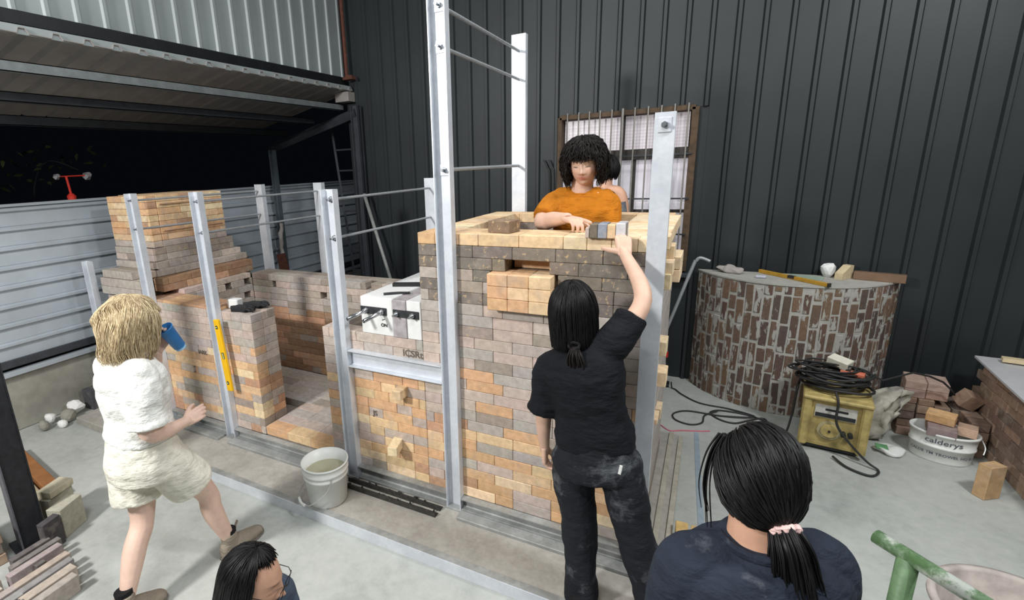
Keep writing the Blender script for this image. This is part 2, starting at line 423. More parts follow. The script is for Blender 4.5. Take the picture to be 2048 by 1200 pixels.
for zz in (1.40, 1.735, 2.14): obj('grille_crossbar', boxm(WX0, WX1, -.064, -.054, zz - .007, zz + .007), 'dark_steel', wn)
struct('window_sill', boxm(WX0 - .05, WX1 + .06, YB - .07, YB + .02, WZ0 - .06, WZ0 - .02, .004), 'beam_dark')

# ================================================================== the kiln
# ---- main chamber
kc = thing('kiln_chamber', 'tall brick kiln chamber with pale top course, under construction', 'kiln', (0, 0, 0))
X0, X1, Y1, T, Z0, H = -.2, 1.085, 1.24, 1.757, .09, .0667
def cham(m_, r, z):
    if r >= 24: return jit(random.choice((PALE, YEL, PALE)), .05)
    if r >= 22: return jit(random.choices((SLATE, SLATE2), (70, 30))[0], .1)
    if r >= 19: return jit(random.choices((SLATE, SLATE2, (*GRY, 1), (*DGR, .4)), (62, 12, 16, 10))[0], .08)
    if r >= 15: return jit(random.choices(((*GRY, 1), (*PINK, 1), (*DGR, .3)), (56, 36, 8))[0], .06)
    if r >= 8: return plaster()
    return mixed()
wall(kc, (X0, 0, 0), 'x', X1 - X0, 24, Z0, .114, cham, skip=[(.45, .82, 19, 21), (.535, .775, 22, 22)], hdr=.1)
# crown course, header by header as in the photograph
u = X0
for L in (.114, .15, .118, .231, .231, .116, .116, .116, .116):
    brick(kc, (u + L / 2, .116, T - .0325), (L - .002, .23, .065), jit(random.choice((PALE, YEL, YEL)), .06) if u > -.15 else jit(ORA, .03)); u += L
# the nine pale bricks pushed out under the peep slot
for i in range(3):
    for j in range(3):
        brick(kc, (.258 + .058 + i * .1155, .045, Z0 + (19.5 + j) * H), (.1135, .23, .065), jit(random.choice((YEL, ORA, YEL)), .06))
brick(kc, (.46, .15, Z0 + 22.5 * H), (.23, .06, .062), ORA)
# crown: left, right and back rows and the inner faces
layer(kc, X0, X0 + .2, .235, Y1 - .14, T - .065, T, lambda: jit(random.choice((YEL, PALE, PALE)), .07), 'x', .2, .1155)
layer(kc, X0, X1, Y1 - .14, Y1, T - .065, T, lambda: jit(random.choice((YEL, PALE)), .06), 'y', .14, .116)
layer(kc, X1 - .23, X1 + .03, .235, Y1 - .14, T - .065, T, lambda: jit(random.choice((PALE, YEL)), .05), 'x', .26, .1155)
for r, c in ((24, YEL), (23, SLATE), (22, SLATE2), (21, SLATE), (20, GRY), (19, GRY)):
    for i in range(4):
        brick(kc, (.115 + i * .228 - .0 * r, Y1 - .14 + .05, Z0 + (r + .5) * H - .0), (.226, .098, .0645), jit(c, .08)) if r < 24 else None
    for i in range(4):
        if r < 24: brick(kc, (-.052, .34 + i * .222, Z0 + (r + .5) * H), (.1, .22, .0645), jit(c, .08))
# bricks standing proud of the right flank
for (y, z, px, dy, dz) in ((.16, T - .0325, .035, .114, .065), (.30, T - .10, .05, .114, .065), (.20, T - .165, .055, .114, .065), (.42, T - .165, .08, .23, .065), (.42, T - .233, .08, .23, .065), (.18, 1.53, .05, .114, .078), (.17, 1.19, .055, .114, .075), (.16, 1.03, .065, .114, .078), (.16, .79, .04, .114, .03), (.6, .62, .03, .114, .065)):
    brick(kc, (X1 - .05 + px / 2, y, z), (px + .1, dy, dz), jit(PALE, .06))
for r in range(24): brick(kc, (X1 - .045, .23, Z0 + (r + .5) * H), (.088, .228, .0645), plaster())
bm = bmesh.new()
for r in range(24):
    y = .346 - (.115 if r % 2 else 0)
    while y < Y1 - .01:
        a, b = max(y, .346), min(y + .231, Y1); y += .231
        if b - a > .02: box(bm, X1 - .09, X1 - .001 + random.uniform(-.002, .001), a, b - .002, Z0 + r * H + .001, Z0 + (r + 1) * H - .001, .002)
fk = obj('flank_bricks', bm, 'brick', kc, kind='stuff'); fk.color = (*GRY, 1)
bm = bmesh.new()                                                     # cores behind the facing bricks
box(bm, X0 + .006, X1 - .006, .1, .228, Z0, Z0 + 22 * H); box(bm, X0 + .006, .33, .1, .228, Z0 + 22 * H, T - .067); box(bm, .58, X1 - .006, .1, .228, Z0 + 22 * H, T - .067); box(bm, .3, .6, .16, .228, Z0 + 22 * H, T - .067)
box(bm, X0, -.105, .22, Y1, Z0, T - .068); box(bm, X1 - .22, X1 - .008, .22, Y1, Z0, T - .068); box(bm, X0, X1 - .008, Y1 - .085, Y1, Z0, T - .068)
obj('wall_core', bm, 'mortar', kc)
layer(kc, .0, X1 - .225, .235, Y1 - .145, .55, .615, lambda: jit(GRY, .1), 'y')
obj('chamber_floor_fill', boxm(.0, X1 - .225, .235, Y1 - .145, Z0, .549), 'mortar', kc)
obj('foot_course', boxm(X0, X1, .01, Y1, 0.0, Z0 - .001), 'mortar_lt', kc)
t_ = obj('hole', cyl(bmesh.new(), (1.005, -.002, 1.545), (1.005, .03, 1.545), .012, 10), 'black', kc); t_.name = 'sight_hole'
obj('sight_hole', cyl(bmesh.new(), (.955, -.001, 1.36), (.955, .03, 1.36), .009, 10), 'dark_steel', kc)

# ---- firebox wall between the two posts, with its brick floor
fb = thing('firebox_wall', 'low orange and grey brick firebox wall under the white blocks', 'wall', (-.6, 0, 0))
fb.location = (0, 0, 0)
def low(m_, r, z): return plaster() if z > .72 + random.uniform(-.05, .03) else mixed()
def pan(m_, r, z): return jit(random.choice((PINK, GRY, PINK)), .06) if z > .80 else mixed()
wall(fb, (-1.0, 0, 0), 'x', .8, 15, Z0, .114, pan, skip=[(.8 - .2 - .42 + .0, .8 - .2 - .36 + .0, 90, 91)], hdr=.3)
wall(fb, (-1.0 + .001, .0, 0), 'y', .001, 0, Z0, .1, low)
brick(fb, (-.36, -.03, .735), (.062, .12, .064), jit(YEL, .03)); brick(fb, (-.415, -.05, .345), (.066, .15, .062), jit(PALE, .03), (0, 0, R_(14)))
obj('wall_core', boxm(-.995, X0 - .002, .1, .34, Z0, 1.085), 'mortar', fb)
obj('foot_course', boxm(-1.0, X0 - .001, .012, .34, 0, Z0 - .001), 'mortar_lt', fb)
st = obj('stamp', text_mesh('ICSRt', .062, .0008, .001), 'mortar', fb, (-.275, -.0025, .995), (R_(90), 0, 0)); st.name = 'brick_stamp'
st = obj('brick_stamp', text_mesh('JS', .05, .0008, .001), 'mortar', fb, (-.60, -.0025, .52), (R_(90), 0, 0))
layer(fb, -1.70, -1.0, .0, .46, .10, .165, lambda: jit(random.choice((PINK, PINK, GRY)), .05), 'x', .231, .1155, 0)
layer(fb, -2.78, -1.0, .46, 1.0, .10, .165, lambda: jit(random.choice((GRY, GRY, DGR)), .05), 'x', .231, .1155, 0)
for i in range(3): brick(fb, (-1.695 + .116 + i * .232, .057, .133), (.23, .116, .068), jit((ORA, YEL, ORA)[i], .05))
obj('foot_course', boxm(-2.78, -1.001, .012, 1.0, 0, .099), 'mortar_lt', fb)

# ---- pillar and left front wall
pl = thing('brick_pillar', 'brick pillar beside the kiln opening with gloves on top', 'pillar', (-1.875, .12, 0)); pl.location = (0, 0, 0)
wall(pl, (-2.045, 0, 0), 'x', .34, 15, Z0, .114, low, hdr=.35)
wall(pl, (-1.705, .1145, 0), 'y', .13, 15, Z0, .12, low, hdr=.2)
obj('pillar_core', boxm(-2.04, -1.82, .11, .24, Z0, 1.085), 'mortar', pl); obj('foot_course', boxm(-2.045, -1.71, .012, .24, 0, Z0 - .001), 'mortar_lt', pl)
layer(pl, -2.045, -1.707, .115, .243, 1.0905, 1.0915, lambda: jit(PINK, .04), 'x', .12, .13) if False else None
fl = thing('kiln_front_wall', 'low front brick wall of the kiln behind the walking person', 'wall', (0, 0, 0))
wall(fl, (-3.60, 0, 0), 'x', 1.55, 15, Z0, .114, low, hdr=.25, skip=[(1.09, 1.125, 6, 6)])
obj('wall_core', boxm(-3.59, -2.06, .1, .24, Z0, 1.085), 'mortar', fl); obj('foot_course', boxm(-3.6, -2.06, .012, .24, 0, Z0 - .001), 'mortar_lt', fl)
st = obj('brick_stamp', text_mesh('IARK', .05, .0008, .001), 'mortar', fl, (-2.34, -.0025, .70), (R_(90), 0, 0))
layer(fl, -3.0, -2.06, .0, .24, 1.0905, 1.11, lambda: jit(random.choice((DOR, ORA)), .06), 'x', .231, .12)
wall(fl, (-3.62, -.03, 0), 'x', .62, 2, 1.111, .114, lambda *a: jit(GRY, .05), hdr=.1, h=.075, L0=.31)
wall(fl, (-3.60, -.01, 0), 'x', .46, 1, 1.262, .114, lambda *a: jit(GRY, .05), h=.07, L0=.31)
obj('wall_core', boxm(-3.6, -3.02, .09, .3, 1.111, 1.262), 'mortar', fl)

# ---- rear wall and left chamber wall
rw = thing('kiln_rear_wall', 'long low rear brick wall inside the kiln opening', 'wall', (0, 0, 0))
def inner(m_, r, z): return jit(random.choices((PINK, GRY, DGR), (40, 40, 20))[0], .08) if z > .80 else jit(random.choices((BRN, DOR, DGR), (45, 35, 20))[0], .12)
wall(rw, (-2.8, 1.0, 0), 'x', 2.6, 15, .165, .114, inner, skip=[(.28, .33, 13, 13), (.90, .98, 12, 12), (1.44, 1.5, 14, 14)], hdr=.1, h=.0655)
obj('wall_core', boxm(-2.8, X0 - .003, 1.11, 1.235, 0, 1.14), 'mortar', rw)
layer(rw, -2.8, X0 - .003, 1.116, 1.235, 1.1405, 1.147, lambda: jit(DGR, .1), 'x', .231, .12)
lh = thing('flue_wall', 'brick flue wall with square holes at the back of the kiln', 'wall', (0, 0, 0))
wall(lh, (-2.8, .24, 0), 'y', .76, 14, .165, .114, inner, skip=[(.43, .51, 13, 13), (.66, .74, 13, 13), (.64, .72, 11, 11)], hdr=.2, h=.0667)
obj('wall_core', boxm(-3.6, -2.96, .25, 1.2, 0, 1.09), 'mortar', lh); obj('flue_shade_sheet', boxm(-2.96, -2.93, .25, 1.2, 0, 1.09), 'black', lh)  # black sheet stands in for the shade inside the flue holes
wall(lh, (-2.815, .24, 0), 'y', .76, 1, 1.099, .2, lambda *a: jit(PINK, .06), h=.05)
wall(lh, (-2.88, .1, 0), 'y', 1.0, 2, 1.149, .2, lambda *a: jit(random.choice((BRN, DOR, BRN)), .08), hdr=.1, h=.062)
obj('wall_core', boxm(-3.6, -3.05, .12, 1.2, 1.091, 1.273), 'mortar', lh)

# ---- chimney
ch = thing('brick_chimney', 'square yellow brick chimney stack on grey stepped footing at left', 'chimney', (-3.4, .6, 1.27)); ch.location = (0, 0, 0)
def stepc(*a): return jit(random.choices((GRY, PINK, DGR), (50, 30, 20))[0], .08)
wall(ch, (-2.97, .12, 0), 'y', 1.0, 1, 1.2745, .2, stepc, h=.06); wall(ch, (-3.55, .06, 0), 'x', .56, 1, 1.2745, .114, stepc, h=.06)
wall(ch, (-3.03, .17, 0), 'y', .93, 1, 1.333, .2, stepc, h=.06); wall(ch, (-3.62, .14, 0), 'x', .58, 1, 1.333, .114, stepc, h=.06)
wall(ch, (-3.08, .2, 0), 'y', .86, 2, 1.393, .2, lambda *a: jit(random.choice((GRY, (*DGR, .2), (*DGR, .5))), .1), h=.06); wall(ch, (-3.68, .19, 0), 'x', .59, 2, 1.393, .114, stepc, h=.06)
def chim(m_, r, z): return jit(random.choices((GRY, PINK), (2, 1))[0], .06) if r < 1 else jit(random.choices((YEL, ORA, PALE, DOR), (44, 34, 14, 8))[0], .06)
wall(ch, (-3.10, .31, 0), 'y', .70, 8, 1.513, .114, chim, h=.0583, hdr=.25); wall(ch, (-3.71, .217, 0), 'x', .61, 8, 1.513, .09, chim, h=.0583, hdr=.25)
for z in (1.66, 1.90): brick(ch, (-3.097, .65, z), (.02, .64, .014), jit(DOR, .03), name='ledge_strip')
obj('stack_core', boxm(-3.70, -3.2, .30, 1.0, 1.2745, 1.978), 'mortar', ch)
brick(ch, (-3.42, .66, 1.981), (.55, .68, .006), YEL, name='cap_course')

# ---- white ceramic burner block
bb = thing('burner_block', 'white ceramic burner block with two chrome tubes on the low wall', 'burner', (-.42, 0, 1.092))
obj('left_block', boxm(-.232, .012, .0, .95, .0, .245, .004), 'white_block', bb)
M['grey_print'] = simple('smudged_board', (172, 164, 166), .85, 0, .3, 14)
obj('middle_block', boxm(.015, .112, -.004, .95, 0, .243, .004), 'grey_print', bb, label='grey smudged middle block'); obj('right_block', boxm(.115, .215, .0, .95, 0, .245, .004), 'white_block', bb)
for x0, x1 in ((-.228, -.03), (.02, .205)): obj('metal_strip', boxm(x0, x1, -.009, .001, .135, .183, .002), 'dark_steel', bb)
def hollow(p0, p1, r):
    bm = bmesh.new(); d = (Vector(p1) - Vector(p0)); tube(bm, [p0, p1], r, 16, False)
    tube(bm, [p1, Vector(p1) - d * .3], r * .74, 16, True)
    a = [v for v in bm.verts]; bm.verts.ensure_lookup_table()
    for k in range(16): bm.faces.new((bm.verts[16 + k], bm.verts[16 + (k + 1) % 16], bm.verts[32 + (k + 1) % 16], bm.verts[32 + k]))
    bmesh.ops.recalc_face_normals(bm, faces=bm.faces[:]); return mesh_of(bm, 'tube', True)
for x in (-.18, -.06):
    tb = obj('burner_tube', hollow((x, -.005, .158), (x - .01, -.19, .150), .0125), 'chrome', bb); obj('tube_collar', cyl(bmesh.new(), (x, .0, .158), (x, -.03, .157), .019, 6), 'nut', tb)
for x in (.05, .165):
    tb = obj('bolt_stud', cyl(bmesh.new(), (x, -.008, .158), (x, -.055, .156), .008, 8), 'nut', bb); obj('bolt_nut', cyl(bmesh.new(), (x, -.008, .158), (x, -.024, .158), .017, 6), 'nut', tb)
mk = obj('board_mark', text_mesh('ON', .03, .0004, .001), 'black', bb, (-.055, -.002, .068), (R_(90), 0, 0)); obj('board_mark', text_mesh('1', .03, .0004, .001), 'black', bb, (-.06, -.002, .105), (R_(90), R_(70), 0))
tag(obj('steel_bar', boxm(-.12, .12, -.018, .018, 0, .024, .003), 'black', None, (-.48, .34, 1.338), (0, 0, R_(20))), 'black flat bar lying on the white burner block', 'bar')
ts = bmesh.new(); tube(ts, [(-.09, 0, .008), (.0, 0, .009), (.045, 0, .008), (.07, 0, .008)], [.008, .008, .006, .004], 8)
box(ts, .03, .08, -.016, .016, .002, .009, .002); tag(obj('flat_chisel', ts, 'dark_steel', None, (-.44, .12, 1.338), (0, 0, R_(35))), 'small dark chisel lying on the white burner block', 'chisel')

# ================================================================== steel frame
def channel(L, w=.1, d=.05, t=.006, lip=0.):
    """C section, web at y=0, toes towards -y, along +z"""
    prof = [(-w / 2, -d), (-w / 2, 0), (w / 2, 0), (w / 2, -d), (w / 2 - t, -d), (w / 2 - t * 1.0, -t * 2), (w / 2 - t * 2, -t), (-w / 2 + t * 2, -t), (-w / 2 + t, -t * 2), (-w / 2 + t, -d)]
    bm = bmesh.new(); A = [[bm.verts.new((x, y, 0)) for x, y in prof], [bm.verts.new((x, y, L)) for x, y in prof]]
    skin_rings(bm, A, True); bmesh.ops.recalc_face_normals(bm, faces=bm.faces[:]); return bm
def nutplate(parent, z, y, s=1, plate=True):
    if plate: pp = obj('washer_plate', boxm(-.026, .026, min(y, y + s * .006), max(y, y + s * .006), z - .03, z + .03, .001), 'galv', parent)
    else: pp = obj('washer', cyl(bmesh.new(), (0, y, z), (0, y + s * .004, z), .02, 14), 'nut', parent)
    obj('nut', cyl(bmesh.new(), (0, y + s * .005, z), (0, y + s * .02, z), .0145, 6), 'nut', pp)
    obj('bolt_end', cyl(bmesh.new(), (0, y + s * .02, z), (0, y + s * .045, z), .008, 8), 'nut', pp)
def post(x, h, label, rods, y=-.002, plate=False):
    p = thing('steel_post', label, 'post', (x, y, 0), group='front steel posts of the kiln frame')
    obj('channel', channel(h), 'galv', p); obj('foot_plate', boxm(-.06, .06, -.06, .01, -.0, .008), 'galv_dusty', p)
    for z in rods: nutplate(p, z, -.006, -1, plate)
    return p
post(-2.90, 2.012, 'front post of the frame furthest left, in front of the chimney', (1.955, 1.72))
post(-2.075, 2.015, 'front post with the yellow spirit level leaning against it', (1.943, 1.71))
post(-.805, 2.012, 'short front post left of the white burner block', (1.949, 1.707))
post(0.0, 3.05, 'tallest front steel post, reaching the top edge of the picture', (2.90, 2.71, 2.101), plate=True)
post(-3.79, 1.40, 'short galvanised post at the far left end of the kiln', ())
p5 = thing('steel_post', 'broad flat-faced steel post at the kiln right corner', 'post', (1.075, -.048, 0), group='front steel posts of the kiln frame')
b5 = channel(2.302, .082, .042); bmesh.ops.rotate(b5, verts=b5.verts[:], cent=(0, 0, 0), matrix=Matrix.Rotation(math.pi, 3, 'Z')); obj('channel', b5, 'galv', p5); obj('foot_plate', boxm(-.06, .06, -.01, .05, 0, .008), 'galv_dusty', p5)
nutplate(p5, 2.25, -.0005, -1)
for x, h, lab in ((-2.84, 2.02, 'rear post at the left of the frame by the fence'), (-2.04, 2.02, 'rear post left of the short front post'), (-.81, 2.03, 'white rear post just left of the tallest front post'), (-.03, 3.01, 'tall white rear post behind the kiln chamber')):
    p = thing('rear_post', lab, 'post', (x, 1.262, 0), group='rear steel posts of the kiln frame')
    b_ = channel(h, .1 if h < 2.9 else .105); bmesh.ops.rotate(b_, verts=b_.verts[:], cent=(0, 0, 0), matrix=Matrix.Rotation(math.pi, 3, 'Z')); obj('channel', b_, 'galv', p); obj('foot_plate', boxm(-.06, .06, -.01, .055, 0, .008), 'galv_dusty', p)
def rod(x0, x1, z, label, r=.0085): 
    return tag(obj('tie_rod', tube(bmesh.new(), [(x0, -.02, z), (x1, 1.29, z)], r, 8), 'steel'), label, 'rod', 'tie rods across the kiln frame')
rod(-2.9, -2.84, 1.955, 'upper tie rod furthest left, crossing the chimney'); rod(-2.9, -2.84, 1.72, 'lower tie rod furthest left, crossing the chimney')
rod(-2.075, -2.04, 1.943, 'upper tie rod from the post with the spirit level'); rod(-2.075, -2.04, 1.71, 'lower tie rod from the post with the spirit level')
rod(-.805, -.81, 1.949, 'upper tie rod above the white burner block'); rod(-.805, -.81, 1.707, 'lower tie rod above the white burner block')
rod(0, -.03, 2.90, 'topmost tie rod of the tallest posts', .0105); rod(0, -.03, 2.71, 'second tie rod down on the tallest posts', .0105); rod(0, -.03, 2.101, 'lowest tie rod of the tallest posts', .0105)
RX = (0, R_(90), 0)
def hchan(name, x0, x1, z, w, d, label, m='galv', y=-.002):
    """horizontal channel between x0 and x1, centre height z, toes to -y"""
    b_ = channel(x1 - x0, w, d); bmesh.ops.rotate(b_, verts=b_.verts[:], cent=(0, 0, 0), matrix=Matrix.Rotation(R_(90), 3, 'Y'))
    return tag(obj(name, b_, m, None, (x0, y, z)), label, 'channel', 'horizontal channels of the kiln frame')
hchan('cross_channel', -.752, -.053, .91, .115, .05, 'bright horizontal channel across the firebox wall')
hchan('base_channel', -2.02, -.858, .05, .08, .05, 'galvanised base channel under the kiln opening', 'galv_dusty')
hchan('base_channel', -2.845, -2.13, .05, .08, .05, 'galvanised base channel behind the walking person', 'galv_dusty')
hchan('base_channel', -.752, -.053, .055, .09, .05, 'dark-throated base channel between the short and tallest posts', 'galv_dusty')
hchan('base_channel', .053, 1.03, .05, .08, .05, 'galvanised base channel under the kiln chamber', 'galv_dusty')
for x0, x1, lab in ((-2.85, -2.14, 'dusty flat bar on the slab behind the walking person'), (-2.02, -.9, 'dusty flat bar on the slab below the kiln opening'), (.06, 1.12, 'dusty flat bar on the slab below the kiln chamber')):
    tag(obj('flat_bar', boxm(x0, x1, -.135, -.062, 0, .022, .003), 'galv_dusty'), lab, 'bar', 'flat bars along the slab')
for y, x0, lab in ((-.085, -.80, 'grimy angle iron nearer the firebox wall'), (-.15, -.86, 'grimy angle iron lying further out on the slab')):
    bm = boxm(x0, -.07, y - .02, y + .02, .0005, .005); box(bm, x0, -.07, y - .024, y - .02, .0005, .034)
    for i in range(40): 
        xx = random.uniform(x0, -.08); yy = random.uniform(y - .02, y + .015); box(bm, xx, xx + random.uniform(.006, .02), yy, yy + random.uniform(.005, .016), .004, .008 + random.uniform(0, .016), .002)
    tag(obj('angle_iron', bm, 'grime_steel'), lab, 'angle iron', 'angle irons on the slab')
eb = thing('edging_channel', 'long galvanised channel edging the front of the slab', 'channel', (0, -.428, F0))
bm = channel(3.1, .075, .03); bmesh.ops.rotate(bm, verts=bm.verts[:], cent=(0, 0, 0), matrix=Matrix.Rotation(R_(90), 3, 'Y')); bmesh.ops.scale(bm, vec=(1, -1, 1), verts=bm.verts[:]); bmesh.ops.recalc_face_normals(bm, faces=bm.faces[:])
obj('channel', bm, 'galv', eb, (-1.88, -.035, .0385)); obj('top_strip', boxm(-1.88, 1.22, -.03, .012, .0765, .0785), 'galv_dusty', eb)
M['old_plank'] = simple('cement_plank', (176, 170, 156), .9, 0, .2, 16, .4, 50)
tag(obj('slab_edge_board', boxm(1.137, 1.168, -.42, 1.5, .0, .012, .002), 'old_plank'), 'cement-stained board along the right edge of the slab', 'board')
bm = boxm(1.203, 1.235, -.42, 1.5, F0, -.005, .003); tag(obj('form_board', bm, 'old_plank'), 'narrow form board on the floor beside the slab', 'board')

# ================================================================== loose things
def loose(c, d, col, rot, label, group=None, name='loose_brick', cat='brick'):
    o = brick(None, c, d, col, rot, name); return tag(o, label, cat, group)
def baked(bm, name, vox=.004, smooth=6, fac=.5):
    """voxel remesh + smooth, returned as a plain mesh"""
    me = mesh_of(bm, name); o = bpy.data.objects.new('tmp', me); COL.objects.link(o)
    md = o.modifiers.new('r', 'REMESH'); md.mode = 'VOXEL'; md.voxel_size = vox; md.use_smooth_shade = True
    if smooth: s = o.modifiers.new('s', 'SMOOTH'); s.factor = fac; s.iterations = smooth
    dg = bpy.context.evaluated_depsgraph_get(); out = bpy.data.meshes.new_from_object(o.evaluated_get(dg))
    bpy.data.objects.remove(o); bpy.data.meshes.remove(me); out.name = name
    for p in out.polygons: p.use_smooth = True
    return out
def ellipsoid(bm, c, r, rot=None, seg=16, rings=12):
    ret = bmesh.ops.create_uvsphere(bm, u_segments=seg, v_segments=rings, radius=1)
    m = Matrix.Translation(Vector(c)) @ (rot.to_4x4() if rot else Matrix.Identity(4)) @ Matrix.Diagonal((*r, 1))
    bmesh.ops.transform(bm, matrix=m, verts=ret['verts']); return ret['verts']

# on the kiln crown
loose((.292, .105, T + .0335), (.135, .114, .065), jit((*lin((132, 112, 94)), .3), .02), (0, 0, R_(-12)), 'brown chipped brick standing on the pale kiln crown')
for i, (wd, hh, cl, lab) in enumerate(((.018, .05, PINK, 'thin pinkish tile leaning beside the row of upright bricks'), (.036, .066, (*lin((120, 110, 96)), .4), 'dark brick at the left of the hand-held upright row'), (.042, .068, (*lin((150, 154, 164)), .8), 'blue-grey brick second in the hand-held upright row'), (.036, .066, YEL, 'yellow brick third in the hand-held upright row'), (.042, .072, lin((208, 206, 208)), 'white brick at the right of the hand-held upright row'))):
    loose((.758 + .5 * wd + (0, .02, .0575, .101, .139)[i], .012, T + hh / 2 + .001), (wd, .1, hh), cl, (0, 0, 0), lab, 'upright bricks being set on the crown')

# spirit level against the post
M['yellow'] = simple('level_yellow', (240, 186, 10), .45, 0, .05, 10); M['vial'] = simple('vial_green', (176, 190, 120), .2)
sl_ = thing('spirit_level', 'yellow spirit level leaning against the frame post', 'level', (-1.957, -.075, .46), (0, R_(-4), 0))
obj('body', boxm(-.028, .028, -.012, .012, 0, .59, .004), 'yellow', sl_)
for z in (.07, .53): 
    e = obj('vial_eye', cyl(bmesh.new(), (0, -.0135, z), (0, .0135, z), .015, 14), 'dark_steel', sl_); obj('vial', cyl(bmesh.new(), (-.01, -.0142, z), (.01, -.0142, z), .005, 8), 'vial', e)
e = obj('vial_window', boxm(-.006, .024, -.0135, .0135, .27, .325, .002), 'sash', sl_); obj('vial', cyl(bmesh.new(), (.012, -.0142, .275), (.012, -.0142, .32), .006, 8), 'vial', e)
# on the pillar: white block and gloves
tag(obj('foam_block', boxm(-.05, .05, -.035, .035, 0, .075, .006), 'white_block', None, (-2.0, .12, 1.092), (0, 0, R_(8))), 'small white foam block on the brick pillar', 'block')
M['glove'] = simple('black_glove', (24, 25, 28), .75, 0, .25, 40, .3, 150)
def glove(loc, rz, label, s=1., seed=1):
    random.seed(seed); bm = bmesh.new()
    tube(bm, [(-.10, 0, .016), (-.06, 0, .017), (-.02, .002, .018), (.03, 0, .016), (.05, 0, .014)], [.03, .033, .042, .042, .03], 12, flat=.36)
    for i, (y, L, dz) in enumerate(((-.03, .07, .012), (-.01, .085, .02), (.012, .08, .01), (.032, .06, .022))):
        a = random.uniform(-.25, .25)
        tube(bm, spline([(.03, y, .014), (.03 + L * .5, y + a * .02, .018 + dz), (.03 + L, y + a * .05, .012 + dz * .4)], 4), .0105, 8)
    tube(bm, spline([(-.02, .035, .015), (.01, .065, .026), (.045, .072, .02)], 4), .012, 8)
    return tag(obj('work_glove', baked(bm, 'glove', .004, 3), 'glove', None, loc, (0, 0, rz)), label, 'glove', 'black work gloves on the pillar')
glove((-1.85, .055, 1.092), R_(14), 'black work glove lying flat near the pillar front edge', 1, 3); glove((-1.84, .178, 1.092), R_(22), 'black work glove folded over, fingers towards the back', 1, 5)
bm = bmesh.new(); ellipsoid(bm, (0, 0, .008), (.02, .015, .009)); tag(obj('paper_scrap', bm, 'white_block', None, (-2.2, .1, 1.111)), 'white scrap lying on the low wall left of the pillar', 'scrap')

# white bucket with cloudy water
M['plastic'] = simple('white_plastic', (226, 228, 224), .4, 0, .05, 7); M['water'] = simple('cloudy_water', (158, 154, 128), .12, 0, .08, 9); M['wire'] = simple('handle_wire', (190, 192, 190), .4, .5)
bk = thing('white_bucket', 'white plastic bucket of cloudy water on the slab', 'bucket', (-.81, -.31, .001))
bm = bmesh.new(); lathe(bm, [(0.0, .0), (.122, 0), (.127, .01), (.139, .19), (.147, .192), (.147, .206), (.141, .208), (.143, .225), (.151, .228), (.151, .242), (.144, .245), (.147, .275), (.153, .277), (.154, .288), (.146, .289), (.137, .19), (.12, .012), (0, .01)], 40); bmesh.ops.remove_doubles(bm, verts=bm.verts[:], dist=1e-5)
obj('pail', mesh_of(bm, 'pail', True), 'plastic', bk)
obj('water', lathe(bmesh.new(), [(.0, .205), (.08, .206), (.1385, .205)], 40), 'water', bk)
hp = spline([(-.148, -.01, .235), (-.156, -.05, .14), (-.10, -.155, .06), (0, -.185, .045), (.10, -.155, .07), (.153, -.06, .15), (.148, -.01, .235)], 8); obj('handle', tube(bmesh.new(), [Matrix.Rotation(R_(-28), 3, 'Z') @ p for p in hp], .0035, 6), 'wire', bk)
obj('handle_grip', tube(bmesh.new(), [Matrix.Rotation(R_(-28), 3, 'Z') @ p for p in hp[20:29]], .009, 8), 'plastic', bk)

# ================================================================== curved brick counter by the back wall
def drum_mats():
    m, t = new_mat('old_red_brick'); oi = t.add('ShaderNodeObjectInfo'); p = t.pos()
    mp = t.add('ShaderNodeMapping'); mp.inputs['Scale'].default_value = (1, 1, .3); t.link(p, mp.inputs['Vector'])
    s = t.ramp(t.noise(mp.outputs[0], 21, 4, .6), [(.54, (0, 0, 0)), (.58, (1, 1, 1))])
    c = t.mix(1., oi.outputs['Color'], t.ramp(t.noise(p, 40, 4), [(.3, (.8, .8, .8)), (.7, (1.15, 1.15, 1.15))]), 'MULTIPLY')
    c = t.mix(s, c, lin((176, 174, 166)))
    t.link(c, t.b.inputs['Base Color']); t.b.inputs['Roughness'].default_value = .85; t.bump(s, .5, .004)
    M['drum_brick'] = m
drum_mats(); M['smear'] = simple('smeared_mortar', (178, 176, 168), .9, 0, .12, 20, .5, 40)
DX, DY, DR, DZ = 1.95, 3.13, .80, 1.06
dm = thing('curved_brick_counter', 'curved counter of brown bricks in smeared grey mortar by the back wall', 'counter', (0, 0, 0))
ha = math.acos((DY - 2.785) / DR); N = 40
bm = bmesh.new(); A = []
for k in range(N + 1):
    a = -ha + 2 * ha * k / N; A.append((DX + DR * math.sin(a), DY - DR * math.cos(a)))
A += [(A[-1][0], 2.79), (A[0][0], 2.79)]
lo = [bm.verts.new((x, y, F0)) for x, y in A]; hi = [bm.verts.new((x, y, DZ)) for x, y in A]; skin_rings(bm, [lo, hi], True); bmesh.ops.recalc_face_normals(bm, faces=bm.faces[:]); obj('body', bm, 'smear', dm)
bm = bmesh.new(); B_ = [(DX + (x - DX) * 1.012, 2.79 + (y - 2.79) * 1.02 if y < 2.789 else 2.79) for x, y in A]
lo = [bm.verts.new((x, y, DZ + .001)) for x, y in B_]; hi = [bm.verts.new((x, y, DZ + .014)) for x, y in B_]; skin_rings(bm, [lo, hi], True); bmesh.ops.recalc_face_normals(bm, faces=bm.faces[:]); obj('top_slab', bm, 'smear', dm)
random.seed(21); nc = 27; _dc = {}
